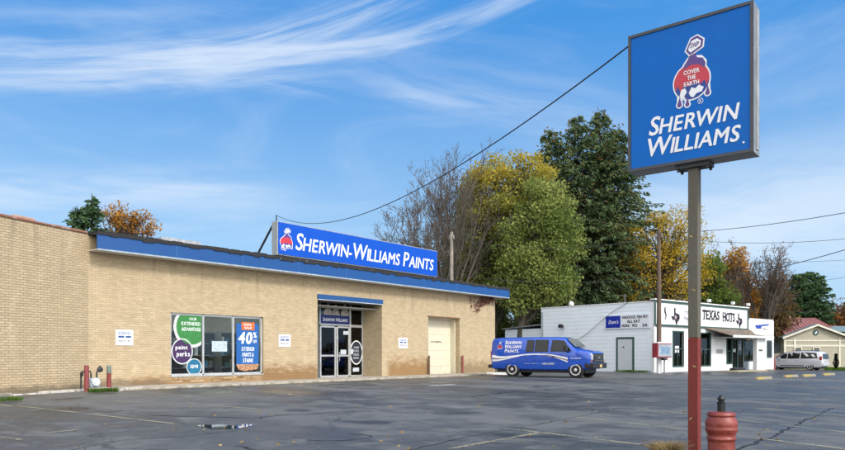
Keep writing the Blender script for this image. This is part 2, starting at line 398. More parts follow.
def leaves_obj(name, C, size, m, parent=None, loc=None, flat=0., aspect=.6):
    """many small leaf blades, one rhombus each, at points C"""
    n = len(C); C = np.asarray(C, float)
    s = size*(.6+.8*rng.random(n))[:, None]
    a = rng.normal(size=(n, 3)); a[:, 2] *= (1-flat); a /= np.linalg.norm(a, axis=1)[:, None]
    b = rng.normal(size=(n, 3)); b -= a*(a*b).sum(1)[:, None]; b /= np.linalg.norm(b, axis=1)[:, None]
    V = np.stack([C-a*s, C+b*s*aspect, C+a*s, C-b*s*aspect], 1).reshape(-1, 3)
    return quads_obj(name, V, m, parent, loc)
def quads_obj(name, V, m, parent=None, loc=None):
    me = bpy.data.meshes.new(name); n = len(V)//4
    me.vertices.add(4*n); me.vertices.foreach_set('co', V.astype('f').ravel())
    me.loops.add(4*n); me.loops.foreach_set('vertex_index', np.arange(4*n, dtype='i'))
    me.polygons.add(n); me.polygons.foreach_set('loop_start', np.arange(0, 4*n, 4, dtype='i')); me.polygons.foreach_set('loop_total', np.full(n, 4, dtype='i'))
    me.update(calc_edges=True); me.materials.append(m)
    o = bpy.data.objects.new(name, me); col.objects.link(o)
    if parent: o.parent = parent
    if loc: o.location = loc
    return o

# ------------------------------------------------------------------ places (a photo pixel at a known distance, or on a known wall, gives a point of the place)
def smooth(a, b, x): t = min(1, max(0, (x-a)/(b-a))); return t*t*(3-2*t)
def gz(x, y): return -.30*smooth(26, 31.5, x)*smooth(38, 52, y)          # the lot falls away gently at the far right
def W(u, v, Y): return Vector(((u-CU)/F*Y, Y, EYE+(HOR-v)*Y/F))
def G(u, v):
    Y = F*EYE/(v-HOR); return Vector(((u-CU)/F*Y, Y, 0))
def nrm(a): l = math.hypot(*a); return (a[0]/l, a[1]/l)
def on(A, d, u, v=HOR, off=0.):
    """(along, height) where pixel u,v meets the wall through A along d, shifted `off` inwards"""
    A = (A[0]-off*d[1], A[1]+off*d[0]); k = (u-CU)/F
    s = (k*A[1]-A[0])/(d[0]-k*d[1]); Y = A[1]+s*d[1]; return s, EYE+(HOR-v)*Y/F
DS = nrm((558, 700)); AS = ((88-CU)/F*23.9, 23.9); RS = math.atan2(DS[1], DS[0])     # shop front
DT = nrm((.76, .65)); AT = ((654-CU)/F*45.4, 45.4); RT = math.atan2(DT[1], DT[0])    # diner front
def S(u, v=HOR, off=0.): return on(AS, DS, u, v, off)
def T(u, v=HOR, off=0.): return on(AT, DT, u, v, off)
def SW(s, y, z=0.): return Vector((AS[0]+s*DS[0]-y*DS[1], AS[1]+s*DS[1]+y*DS[0], z))  # shop frame to world
def TW(s, y, z=0.): return Vector((AT[0]+s*DT[0]-y*DT[1], AT[1]+s*DT[1]+y*DT[0], z))

# ================================================================== GROUND
def grid_sheet(name, xs, ys, dz, m, hole=None):
    vs = [(x, y, gz(x, y)+dz) for y in ys for x in xs]; nx = len(xs)
    fs = [(j*nx+i, j*nx+i+1, (j+1)*nx+i+1, (j+1)*nx+i) for j in range(len(ys)-1) for i in range(nx-1)]
    mb = MB(); mb.add(vs, fs); return struct(mb.build(name, m, smooth=True))
def earth_mat():
    m, k, p, out = base_mat('autumn turf')
    tc = k.n('ShaderNodeTexCoord').outputs['Object']
    a = k.noise(tc, .35, 5., .6); b = k.noise(tc, 9., 5., .7)
    c = k.mix(k.ss(a, .35, .65), (.05, .085, .022), (.11, .10, .04)); c = k.mix(k.ss(b, .45, .7, 0., .6), c, (.15, .10, .05))
    k.put(p.inputs['Base Color'], c); p.inputs['Roughness'].default_value = .95; k.put(p.inputs['Normal'], k.bump(b, .8, .05)); return m
core = [i*2. for i in range(-25, 46)]
grid_sheet('ground', [-2500, -900, -300, -120]+core+[130, 300, 900, 2500], [-400, -60]+[i*2. for i in range(-8, 46)]+[120, 300, 900, 2500], -.06, earth_mat())
grid_sheet('parking_lot', [i*1. for i in range(-44, 72)], [i*1. for i in range(-12, 70)], 0., asphalt_mat())
M_conc = worn_mat('old concrete', (.42, .38, .31), (.28, .25, .20), .55, 2.2, .85)
M_white = pm('white paint', (.72, .73, .73), .45, var=.06)

# worn parking bay lines, each a strip on the asphalt between two photo points
M_line = paint_mat('worn yellow line paint', (.48, .43, .28), .487); M_wline = paint_mat('worn white line paint', (.70, .68, .62), .36)
def ground_line(mb, p, q, w=.10):
    a, b = G(*p), G(*q); d = (b-a).normalized(); n = Vector((-d.y, d.x, 0))*w/2
    k = max(1, int((b-a).length/1.0)); prev = None
    vs, fs = [], []
    for i in range(k+1):
        c = a+(b-a)*i/k; j = 1+.12*random.uniform(-1, 1)
        vs += [(*(c-n*j).xy, .006), (*(c+n*j).xy, .006)]
        if i: fs.append((2*i-2, 2*i, 2*i+1, 2*i-1))
    mb.add(vs, fs)
lm = MB()
for p, q in [((0, 404), (12, 406.5)), ((18, 406), (176, 424)), ((191, 404), (257, 409)), ((220, 387.3), (302, 396)), ((298, 385.5), (312, 388)),
             ((370, 383), (408, 387.6)), ((110, 401), (152, 402.3)), ((176, 397), (192, 398)), ((45, 433), (77, 430)), ((0, 437), (22, 440)),
             ((450, 449), (541, 432.5)), ((503, 428), (655, 446.5)), ((572, 417), (688, 429.5)), ((737, 436), (860, 451)), ((737, 420), (860, 434)),
             ((640, 409), (700, 415)), ((755, 408), (845, 416)), ((640, 444.6), (690, 450.5)), ((745, 398), (800, 402))]:
    ground_line(lm, p, q)
struct(lm.build('bay_lines', M_line))
lm = MB(); ground_line(lm, (430, 385.8), (454, 384.6), .32); struct(lm.build('white_marking', M_wline))
# long open cracks
M_crack = pm('crack tar', (.014, .014, .015), .7)
def crack(mb, pts, w):
    P = [G(*p) for p in pts]; out = []
    for a, b in zip(P, P[1:]):
        k = max(2, int((b-a).length/.18))
        out += [a+(b-a)*i/k for i in range(k)]
    out.append(P[-1]); vs, fs = [], []
    for i, c in enumerate(out):
        d = (out[min(i+1, len(out)-1)]-out[max(0, i-1)]).normalized(); n = Vector((-d.y, d.x, 0))
        c = c+n*random.uniform(-.04, .04); ww = w*random.uniform(.3, 1.3)/2
        vs += [(*(c-n*ww).xy, .004), (*(c+n*ww).xy, .004)]
        if i: fs.append((2*i-2, 2*i, 2*i+1, 2*i-1))
    mb.add(vs, fs)
cm = MB()
crack(cm, [(735, 451), (770, 437), (800, 423), (832, 408)], .05)
crack(cm, [(150, 415), (200, 417), (250, 418), (300, 414), (360, 411)], .06)
crack(cm, [(309, 440), (335, 441), (362, 439), (374, 436), (352, 434)], .03)
crack(cm, [(260, 452), (246, 447), (236, 446)], .05)
crack(cm, [(470, 397), (520, 391), (560, 389.5), (575, 390)], .12)
crack(cm, [(545, 397), (560, 396)], .1)
crack(cm, [(60, 452), (120, 440), (190, 436), (240, 430)], .02)
crack(cm, [(400, 452), (470, 436), (540, 424), (600, 412)], .02)
struct(cm.build('pavement_cracks', M_crack))
# puddle
def blob(mb, cu, cv, ru, rv, z, n=40, rough=.25):
    ph = [random.uniform(0, 6.28) for _ in range(4)]; vs = []
    for i in range(n):
        a = 2*math.pi*i/n; r = 1+rough*(math.sin(2*a+ph[0])*.5+math.sin(3*a+ph[1])*.6+math.sin(5*a+ph[2])*.35+math.sin(9*a+ph[3])*.25)
        p = G(cu+ru*r*math.cos(a), cv+rv*r*math.sin(a)); vs.append((p.x, p.y, z))
    mb.add(vs, [tuple(range(n))])
m_, k_, p_, o_ = base_mat('puddle water'); p_.inputs['Base Color'].default_value = (.008, .008, .009, 1); p_.inputs['Roughness'].default_value = .03; p_.inputs['Specular IOR Level'].default_value = .28
pb = MB(); blob(pb, 222, 426.8, 23, 2.0, .005); blob(pb, 248, 425.2, 6, .9, .005); struct(pb.build('puddle', m_))

# ================================================================== PAINT SHOP (local frame: x along the front, y inwards)
M_brick = brick_mat('tan brick front', (.45, .36, .232), (.57, .46, .302), (.37, .292, .192), w=.25, h=.081, ms=.0065, stains=(
    (7.3, 10.7, .95, .85, (.22, .12, .045)), (15.5, 19., 1.25, .85, (.25, .14, .05)), (22., 25.7, 1.0, .8, (.24, .17, .09)),
    (1.5, 7.3, .5, .8, (.30, .17, .07)), (-.5, 3., .4, .75, (.16, .12, .08))))
M_wing = brick_mat('tan brick wing', (.45, .36, .235), (.56, .452, .30), (.22, .17, .113), w=.25, h=.081, ms=.0085, stains=((-30, .2, .28, .7, (.13, .105, .07)),))
shop = thing('paint_shop', 'long low tan brick shop with blue fascia and recessed glass entrance', 'shop', (AS[0], AS[1], 0), RS)
LEN, DEP, HT = 25.62, 13., 5.24
WX0, WX1, WZ0, WZ1 = 3.12, 7.48, .37, 2.77
EX0, EX1, EZ, ED = 10.58, 15.01, 3.96, 1.33
GX0, GX1, GZ = 18.84, 21.8, 3.26
w = MB()
def wseg(a, b, z0, z1): w.box(a, b, 0, .3, z0, z1)
wseg(0, WX0, 0, HT); wseg(WX0, WX1, 0, WZ0-.02); wseg(WX0, WX1, WZ1, HT); wseg(WX1, EX0, 0, HT); wseg(EX0, EX1, EZ, HT)
wseg(EX1, GX0, 0, HT); wseg(GX0, GX1, GZ, HT); wseg(GX1, LEN, 0, HT)
w.box(EX1, EX1+.3, .3, ED+.3, 0, EZ); w.box(EX0-.3, EX0, .3, ED+.3, 0, EZ)       # entrance returns
w.box(GX0-.2, GX0, .3, .75, 0, GZ); w.box(GX1, GX1+.2, .3, .75, 0, GZ)
w.build('front_wall', M_brick, shop)
w = MB(); w.box(LEN-.3, LEN-.002, .3, DEP, 0, HT); w.box(0, LEN-.3, DEP-.3, DEP, 0, HT); w.box(0, .3, .3, DEP-.3, 0, HT); w.build('side_wall', M_brick, shop)
# angled wing at the left
WE = nrm((260, 700)); RWG = math.atan2(WE[1], WE[0]); HW = 5.30
w = MB(); w.box(-13, -.003, 0, .35, 0, HW); w.box(-13, -12.65, .35, 11, 0, HW); w.box(-12.65, -.4, 10.6, 11, 0, HW)
wing = w.build('wing_wall', M_wing, shop, rz=RWG-RS)
w = MB(); w.box(-12.9, -.2, .3, 10.8, HW-.35, HW-.2); w.build('wing_roof', pm('roof felt', (.06, .06, .06), .9, var=.3), shop, rz=RWG-RS)
M_cop = worn_mat('clay coping', (.27, .115, .075), (.36, .25, .20), .5, 2.5, .7)
w = MB(); x = -13.05
while x < -.1:
    x1 = min(-.03, x+.61); w.box(x, x1-.012, -.05, .40, HW+.002, HW+.075+random.uniform(-.008, .008)); x = x1
w.build('coping', M_cop, shop, rz=RWG-RS, bevel=.02)
for q in ((-5.9, -5.2, .1, .3, HW+.08, HW+.16), (-2.7, -2.0, .1, .3, HW+.08, HW+.17)):
    w = MB(); w.box(*q); w.build('loose_brick', pm('pale clay', (.42, .27, .21), .8), shop, rz=RWG-RS, bevel=.02)
# roof, fascia
M_blue = worn_mat('weathered blue fascia', (.005, .070, .25), (.03, .15, .38), .38, 1.6, .5, (.25, 1., 2.5))
M_edge = worn_mat('tar roof edge', (.022, .022, .024), (.22, .23, .24), .40, 5., .8)
M_sof = pm('soffit board', (.60, .57, .52), .7, var=.08); M_ftrim = pm('fascia trim metal', (.30, .37, .44), .6, var=.2)
FX0, FX1, FY = .02, 26.35, -.62
w = MB(); w.box(.1, LEN-.1, .3, DEP-.1, HT+.002, HT+.09); w.build('roof', pm('roof felt', (.06, .06, .06), .9), shop)
w = MB(); w.box(FX0, FX1, FY, FY+.07, 4.76, 5.26); w.box(FX1-.07, FX1, FY+.07, 3., 4.76, 5.26); fascia = w.build('fascia', M_blue, shop, bevel=.01)
w = MB(); w.box(FX0, FX1, FY-.02, FY+.075, 4.70, 4.757); w.box(FX1-.075, FX1+.02, FY+.075, 3., 4.70, 4.757); w.build('fascia_trim', M_ftrim, shop)
w = MB(); w.box(FX0+.01, FX1-.08, FY+.08, -.003, 4.715, 4.75); w.box(LEN+.003, FX1-.08, -.003, 3., 4.715, 4.75); w.build('soffit', M_sof, shop)
w = MB(); x = FX0
while x < FX1-.01:                                   # ragged gravel stop of the tarred roof
    x1 = min(FX1, x+random.uniform(.12, .5)); w.box(x, x1, FY-.035, FY+.25, 5.215+random.uniform(-.05, .03), 5.345+random.uniform(-.012, .03)); x = x1
w.box(FX0, FX1-.05, FY+.25, .3, 5.25, 5.335); w.build('roof_edge', M_edge, shop)
# seams of the fascia sheets
for i in range(1, 9): w = MB(); w.box(FX0+i*2.95, FX0+i*2.95+.02, FY-.006, FY-.001, 4.765, 5.255); w.build('seam', pm('seam light blue', (.04, .14, .36), .5), fascia)
# shop window
M_alu = pm('aluminium frame', (.55, .56, .56), .38, .55, var=.1); M_glass = glass_mat('shop glass', (.80, .84, .84), .0)
def glazing(parent, name, xs, zs, y, fw=.06, depth=.09, m=M_alu, glass=M_glass):
    fr = MB()
    for i, x in enumerate(xs): fr.box(x-fw/2, x+fw/2, y-depth/2, y+depth/2, zs[0], zs[-1])
    for z in zs:
        for a, b in zip(xs, xs[1:]): fr.box(a+fw/2, b-fw/2, y-depth/2+.004, y+depth/2-.004, z-fw/2, z+fw/2)
    g = MB()
    for a, b in zip(xs, xs[1:]):
        for c, d in zip(zs, zs[1:]): g.box(a+fw/2, b-fw/2, y-.006, y+.006, c+fw/2, d-fw/2)
    win = fr.build(name, m, parent, bevel=.004, seg=1); g.build('pane', glass, win); return win
glazing(shop, 'shop_window', [WX0+.04, S(204.5)[0], S(234.5)[0], WX1-.05], [WZ0+.04, WZ1-.04], .12, .08)
w = MB(); w.box(WX0, WX1, -.03, .1, WZ0-.035, WZ0); w.build('window_sill', M_alu, shop)
# rough rowlock bricks under the window
w = MB(); x = WX0
while x < WX1-.05:
    l = random.choice((.2, .3, .3, .42)); x1 = min(WX1, x+l)
    for z in (.135, .235):
        if random.random() < .55: w.box(x+.006, x1-.01, -random.uniform(.004, .018), .02, z+.005, z+.095)
    x = x1
w.build('sill_bricks', brick_mat('mixed sill brick', (.17, .085, .03), (.60, .48, .32), (.25, .15, .07), w=.33, h=.1), shop)
# dim sales room behind the glass
M_in = pm('sales room wall', (.13, .125, .115), .8); M_ceil = pm('sales room ceiling', (.30, .29, .27), .9)
w = MB(); w.box(WX0-2, 18.5, 7., 7.1, .02, 3.4); w.box(WX0-2.1, WX0-2, .3, 7., .02, 3.4); w.box(18.5, 18.6, 2., 7.1, .02, 3.4); w.build('inner_wall', M_in, shop)
w = MB(); w.box(WX0-2, 18.5, .305, 7., 3.45, 3.5); w.build('ceiling', M_ceil, shop)
m_, k_, p_, o_ = base_mat('lit tube lamp'); p_.inputs['Base Color'].default_value = (.8, .8, .75, 1); p_.inputs['Emission Color'].default_value = (1, .93, .74, 1); p_.inputs['Emission Strength'].default_value = 14.
for lx, ly in ((3.6, 2.4), (7.4, 2.4), (11.2, 3.2), (3.6, 4.6), (7.4, 4.6), (11.2, 5.)):
    w = MB(); w.box(lx-1.2, lx+1.2, ly-.12, ly+.12, 3.36, 3.44); w.build('ceiling_lamp', m_, shop)
w = MB(); w.box(WX0-2, 18.5, .305, 7., .0, .03); w.build('shop_floor', pm('lino', (.25, .24, .22), .35), shop)
# entrance: glazed screen with a pair of doors
hE = lambda u, v=HOR: S(u, v, ED)
dx0, dx1, dx2, dx3 = hE(319.6)[0], hE(335.8)[0], hE(350)[0], EX1-.05
w = MB(); w.box(EX0, dx0-.035, ED-.02, ED+.1, 0, EZ-.02); w.build('entrance_panel', pm('dark infill', (.1, .1, .1), .5), shop)
glazing(shop, 'transom_window', [dx0, dx2, dx3], [2.66, 3.93], ED, .075)
glazing(shop, 'side_light', [dx2, dx3], [.09, 2.60], ED+.003, .07)
for a, b in ((dx0, dx1-.045), (dx1+.045, dx2-.08)):
    dr = glazing(shop, 'glass_door', [a+.03, b-.03], [.10, 1.12, 2.55], ED-.02, .085, .06)
    h = MB(); hx = b-.12 if a == dx0 else a+.12; h.tube([(hx, ED-.05, .85), (hx, ED-.1, .87), (hx, ED-.1, 1.28), (hx, ED-.05, 1.3)], .014, 6); h.build('handle', M_alu, dr)
w = MB(); w.box(dx0-.03, dx1, ED-.1, ED+.1, .06, .085); w.build('threshold', M_alu, shop)
w = MB(); w.box(EX0-.02, EX1, .02, ED+.3, EZ-.26, EZ-.215); w.build('entrance_ceiling', M_sof, shop)
w = MB(); w.box(EX0-.02, EX1+.02, -.07, .0-.003, 3.735, 3.955); hd = w.build('entrance_fascia', worn_mat('faded blue band', (.012, .075, .24), (.05, .15, .32), .3, 3.), shop, bevel=.008)
w = MB(); w.box(EX0, EX1, -.065, .25, 3.70, 3.732); w.build('trim', pm('pale trim metal', (.5, .56, .62), .5), hd)
w = MB(); w.box(EX0, EX1, -.045, ED-.1, .0, .06); w.build('entrance_step', M_conc, shop)
# transom sign in the glass above the door
M_navy = pm('navy vinyl', (.008, .02, .16), .35, var=.05); M_let = pm('white lettering', (.80, .81, .83), .45, var=.03)
M_photo = pm('grey photo print', (.32, .30, .27), .5, c2=(.62, .58, .52), var=.5, scale=9.)
w = MB(); w.box(dx0+.05, dx2-.05, ED-.016, ED-.008, 2.72, 3.12); ts = w.build('door_banner', M_navy, shop)
w = MB(); put_text(w, [('S', 1.2), ('HERWIN', 1.), (' ', 1.), ('W', 1.2), ('ILLIAMS', 1.)], dx0+.2, dx2-.2, 2.82, 3.0, ED-.019, .02, .15); w.build('lettering', M_let, ts)
w = MB()
for cx, s_ in ((.55, 1.), (1.08, .9), (1.72, 1.)):     # cut-out people on the transom poster
    x = dx0+cx; w.disc(x, 3.60, .10*s_, .13*s_, ED-.016, ED-.009, 14)
    w.poly([(x-.30*s_, 3.135), (x-.26*s_, 3.34), (x-.1, 3.47), (x+.1, 3.47), (x+.26*s_, 3.34), (x+.30*s_, 3.135)], ED-.015, ED-.010)
w.build('photo_poster', M_photo, ts)
# oval decal on the side light
ox, oz = (dx2+dx3)/2, 1.28
w = MB(); w.disc(ox, oz, .46, .62, ED-.012, ED-.007); dc = w.build('oval_decal', pm('charcoal vinyl', (.018, .022, .035), .4), shop)
w = MB(); w.ring(ox, oz, .46, .62, .05, ED-.016, ED-.0125); w.build('decal_rim', M_let, dc)
w = MB()
for i, t_ in enumerate(('ASK', 'HOW.', 'ASK', 'NOW.')): put_text(w, t_, ox-.22, ox+.2, oz+.2-.18*i, oz+.32-.18*i, ED-.0135, .02, .1)
w.build('lettering', pm('pale grey lettering', (.45, .48, .55), .5), dc)
for q in ((ox-.25, ox+.2, ED-.012, ED-.008, .3, .5), (dx1+.3, dx1+.7, ED-.034, ED-.03, 1.18, 1.42), (dx1+.85, dx1+1.2, ED-.034, ED-.03, 1.2, 1.45), (dx1+.5, dx1+.95, ED-.034, ED-.03, 2.18, 2.36)):
    w = MB(); w.box(*q); w.build('door_notice', pm('notice paper', (.45, .5, .55), .6), shop)
# service door
M_cream = pm('cream door paint', (.66, .61, .47), .5, var=.06)
w = MB(); w.box(GX0, GX1, .62, .70, .05, GZ-.03)
sd = w.build('service_door', M_cream, shop)
w = MB()
for i in range(1, 7): w.box(GX0+.02, GX1-.02, .612, .619, .05+i*.45, .063+i*.45)
w.build('panel_joint', pm('joint grey', (.40, .37, .29), .6), sd)
w = MB(); put_text(w, 'NO PARKING', GX0+1.05, GX0+2.0, 1.86, 1.96, .612, .02); w.build('lettering', pm('faded stencil', (.12, .11, .09), .7), sd)
w = MB(); w.box(GX0-.0, GX0+.07, .3, .66, 0, GZ); w.box(GX1-.07, GX1, .3, .66, 0, GZ); w.box(GX0+.07, GX1-.07, .3, .66, GZ-.07, GZ); w.build('door_frame', M_cream, shop)
w = MB(); w.box(GX0-.1, GX1+.1, -.015, .05, GZ+.0, GZ+.06); w.build('lintel', pm('rusty lintel', (.20, .11, .06), .8, var=.4), shop)
# apron of concrete in front of the shop
w = MB()
x = -.2
while x < 25.6:
    x1 = min(25.9, x+2.6); w.box(x, x1-.012, -1.75, -.003, -.1, .075+random.uniform(-.004, .004)); x = x1
kb = w.build('sidewalk', M_conc, None, bevel=.015, loc=(AS[0], AS[1], 0), rz=RS); struct(kb)
w = MB(); x = -11.
while x < -.3:
    l = random.uniform(.8, 1.9); w.box(x, x+l-.02, -.95+random.uniform(-.03, .03), -.72, -.1, .07+random.uniform(-.03, .02)); x += l
w.box(-1.1, .9, -1.85, -1.62, -.1, .085); struct(w.build('broken_kerb', worn_mat('broken kerb', (.50, .47, .41), (.2, .18, .14), .5, 3., .9), None, bevel=.03, loc=(AS[0], AS[1], 0), rz=RWG))
w = MB(); w.add([(-11, -.73, .045), (-.2, -.73, .045), (-.2, -.004, .055), (-11, -.004, .055)], [(0, 1, 2, 3)]); struct(w.build('dirt_strip', pm('dirt', (.13, .10, .065), .95, c2=(.24, .19, .12), var=.3, bump=.02, bscale=14.), None, loc=(AS[0], AS[1], 0), rz=RWG))

# ---------------- emblem: a tipped paint can pouring over a globe
M_red = pm('emblem red', (.52, .035, .06), .4, var=.06); M_purp = pm('emblem purple', (.09, .045, .22), .4, var=.06); M_face = pm('sign face blue', (.003, .075, .47), .5, var=.04, scale=1.5, spec=.25); M_face2 = pm('pole sign face blue', (.002, .125, .48), .5, var=.05, scale=1.2, spec=.2)
M_globe = pm('globe blue', (.008, .045, .26), .4, var=.05)
def emblem(parent, cx, cz, Wd, Hh, y, dy=.003, words=True, reg=True):
    """flat emblem in the local x,z plane facing -y, centre cx,cz, sized Wd x Hh (drawn in a 44 x 76 unit box)"""
    X = lambda a: cx+(a-22)/44*Wd
    Z = lambda b: cz+(b-38)/76*Hh
    P = lambda pts: [(X(a), Z(b)) for a, b in pts]
    def circ(x, z, r, a0=0, a1=360, n=30): return [(x+r*math.cos(R(a0+(a1-a0)*i/n)), z+r*math.sin(R(a0+(a1-a0)*i/n))) for i in range(n+1)]
    gx, gz_, gr = 22, 27, 19
    o = MB()                                        # white outline
    o.poly(P(circ(gx, gz_, gr+1.5)[:-1]), y, y-dy*.5)
    o.poly(P([(10, 40), (13, 47), (17, 52), (20, 55), (33, 52), (38, 46), (38, 36), (10, 34)]), y, y-dy*.52)
    o.poly(P([(14.3, 60.2), (20, 53.2), (35, 60.2), (36, 69), (28.3, 75.3), (20.4, 73)]), y, y-dy*.54)
    for i, (x, z, r) in enumerate(((9, 4.5, 3.9), (17.5, 3.2, 3.6), (39, 11, 3.8))):
        o.poly(P(circ(x, z, r)[:-1]+[] ), y, y-dy*(.56+.02*i)); o.poly(P([(x-3.1, z+1), (x+3.1, z+1), (x+2.4, z+14), (x-2.4, z+14)]), y, y-dy*(.64+.02*i))
    o = o.build('emblem', M_let, parent)
    g = MB(); g.poly(P(circ(gx, gz_, gr, 180, 360)), y-dy*.8, y-dy*1.2); g.build('globe', M_globe, o)
    r_ = MB(); r_.poly(P(circ(gx, gz_, gr, 0, 180)+[(5, 20), (7.5, 25), (10, 17.5), (14, 24), (19, 22), (25, 25), (31, 22), (36, 25.5), (38, 19)]), y-dy*.8, y-dy*1.45); r_.build('paint_coat', M_red, o)
    s_ = MB(); s_.poly(P([(12, 40), (14.5, 46), (18, 50.5), (19.5, 54), (26, 56), (28, 51), (34, 49), (37, 43), (36, 38), (30, 43), (22, 44.5), (14, 41.5)]), y-dy*.8, y-dy*1.7)
    for x, z, r in ((9, 4.5, 2.5), (17.5, 3.2, 2.2), (39, 11, 2.4)):
        d_ = MB(); d_.poly(P(circ(x, z, r, 150, 390)+[(x+.3, z+8)]), y-dy*.8, y-dy*1.5); d_.build('paint_drip', M_purp, o)
    s_.build('paint_pour', M_purp, o)
    c_ = MB(); c_.poly(P([(16, 60.5), (20.5, 55), (33.5, 61), (34.5, 68.5), (28, 74), (21.5, 72)]), y-dy*.8, y-dy*1.6); c_.build('paint_can', M_purp, o)
    c2 = MB(); c2.poly(P([(18.2, 61), (21, 57.5), (31.5, 62.3), (32, 67.5), (28, 71), (22, 69.5)]), y-dy*1.62, y-dy*1.9); c2.build('can_label', M_let, o)
    l_ = MB(); l_.poly(P([(9, 14), (11, 20), (15, 21), (17, 16.5), (14, 12.5), (16, 9.5), (11, 11)]), y-dy*.8, y-dy*1.5)
    l_.poly(P([(19, 15), (22, 20.5), (26, 18.5), (30, 21.5), (35, 18), (33, 14), (27, 13), (24, 9.5), (21, 11)]), y-dy*.8, y-dy*1.5)
    if words:
        for i, t_ in enumerate(('COVER', 'THE', 'EARTH')):
            hw = (8.5, 4.6, 8.2)[i]; zt = 39.5-6.2*i
            put_text(l_, t_, X(gx-hw), X(gx+hw), Z(zt-4.6), Z(zt), y-dy*2.1, .03)
    l_.build('lettering', M_let, o)
    if words:
        t = MB(); put_text(t, 'SWP', X(20.5), X(30.), Z(62), Z(67.5), y-dy*2.1, .03, .3); t.build('can_lettering', M_purp, o)
    if reg:
        t = MB(); t.ring(X(31.5), Z(4), 3/44*Wd, 3/76*Hh*1.0, .5/44*Wd, y-dy, y-dy*1.3, 16); put_text(t, 'R', X(30.5), X(32.6), Z(2.6), Z(5.4), y-dy*1.3, .03); t.build('trademark', M_let, o)
    return o
# ---------------- sign on the roof
rs = thing('roof_sign', 'long blue illuminated rooftop sign reading Paints above the shop fascia, held by raking struts', 'sign', tuple(SW(0, .5, 0)), RS)
rs['label'] = 'long blue box sign with white lettering standing on the shop roof edge'
SX0, SX1, SZ0, SZ1 = 8.66, 20.33, 5.60, 7.10
M_cab = pm('grey sign metal', (.36, .37, .37), .45, .3, var=.15)
w = MB(); w.box(SX0, SX1, .015, .40, SZ0, SZ1); w.build('cabinet', M_cab, rs, bevel=.01)
w = MB(); w.box(SX0+.04, SX1-.04, -.004, .013, SZ0+.04, SZ1-.04); fc = w.build('sign_face', M_face, rs)
w = MB()
tx = lambda u, v=HOR: on(tuple(SW(0, .5).xy), DS, u, v)
put_text(w, [('S', 1.28), ('HERWIN', 1.), ('-', 1.), ('W', 1.28), ('ILLIAMS', 1.), (' ', 1.05), ('P', 1.28), ('AINTS', 1.)], tx(295.5)[0], tx(433.5)[0], 5.93, 6.72, -.009, .018, .17, gap=.16)
w.build('lettering', M_let, rs)
emblem(rs, tx(286.3)[0], 6.35, .80, 1.05, -.0045, .003, words=False, reg=False)
for x in (8.75, 12.6, 16.5, 20.2):
    w = MB(); w.bar((x, .36, SZ1-.05), (x, 1.9, HT+.08), .07); w.build('strut', pm('dark steel', (.05, .05, .055), .5, .4), rs)
    w = MB(); w.bar((x, .25, HT+.05), (x, .25, SZ0+.02), .08); w.build('leg', pm('dark steel', (.05, .05, .055), .5, .4), rs)
w = MB(); w.tube([(SX0+.1, .2, SZ1), (SX0+.1, .2, SZ1+.29)], .03, 8); w.build('cable_knob', pm('dark steel', (.05, .05, .055), .5, .4), rs)
# roof vent
rv = thing('roof_vent', 'low grey metal vent box on the shop roof left of the long sign', 'vent', tuple(SW(4.65, 2.2, HT+.09)), RS)
w = MB(); w.box(-.85, .85, -.4, .4, .0, .42); w.build('curb', pm('galvanised', (.42, .43, .44), .45, .5, var=.2), rv)
w = MB(); w.poly([(-.95, .43), (-.86, .56), (.86, .56), (.95, .43)], -.5, .5); w.build('hood', pm('galvanised', (.42, .43, .44), .45, .5), rv)
rv2 = thing('roof_pipe', 'small dark pipe stub on the shop roof beside the vent box', 'pipe', tuple(SW(5.5, .9, HT+.08)), RS)
w = MB(); w.lathe([(.06, 0), (.06, .22), (.09, .23), (.09, .3)], n=10); w.build('pipe', M_edge, rv2)

# ---------------- small notices on the front wall
def notice(u0, u1, v0, v1, lab, sizes):
    (a, z1), (b, _) = S(u0, v0), S(u1, v0); z0 = 1.51; z1 = 2.06
    t = thing('parking_notice', lab, 'notice', tuple(SW((a+b)/2, -.02, z0)), RS, 'white parking notices on the brick front')
    hw = (b-a)/2; w = MB(); w.box(-hw, hw, 0, .018, 0, z1-z0); w.build('panel', M_let, t, bevel=.006)
    w = MB(); w.box(-hw*.72, -hw*.05, -.004, -.001, .27, .34); w.box(hw*.12, hw*.74, -.004, -.001, .27, .34)
    put_text(w, 'RESERVED', -hw*.72, hw*.74, .37, .48, -.002, .02)
    w.build('emblem', pm('notice blue', (.02, .07, .24), .5), t)
    w = MB(); put_text(w, 'PARKING ONLY', -hw*.78, hw*.8, .12, .2, -.002, .02); w.build('lettering', pm('notice grey', (.07, .08, .12), .5), t)
notice(115.5, 133, 330, 345, 'white parking notice left of the poster window', 0)
notice(278.5, 290.3, 334, 347, 'white parking notice between poster window and glass entrance', 0)
notice(398.3, 407.3, 338, 349, 'white parking notice between glass entrance and cream service door', 0)

# ---------------- window posters
def poster_disc(name, lab, u, v, ru, c, lines, rim=(.6, .6, .6), ry=None):
    (x, z), (x2, _) = S(u, v, .1), S(u+ru, v, .1); r = x2-x
    t = thing(name, lab, 'poster', tuple(SW(x, .104, z)), RS)
    rz_ = ry or r
    w = MB(); w.disc(0, 0, r, rz_, -.004, .0); w.build('board', pm(name+' vinyl '+str(u), c, .45, var=.12), t)
    w = MB(); w.ring(0, 0, r, rz_, r*.1, -.009, -.0045); w.build('rim', pm('poster rim grey', (.55, .57, .58), .5), t)
    w = MB()
    for (s_, a, b, z0, z1) in lines: put_text(w, s_, a*r, b*r, z0*rz_, z1*rz_, -.006, .02)
    w.build('lettering', M_let, t)
tpos = S(194, 318, .1); gr_ = .95
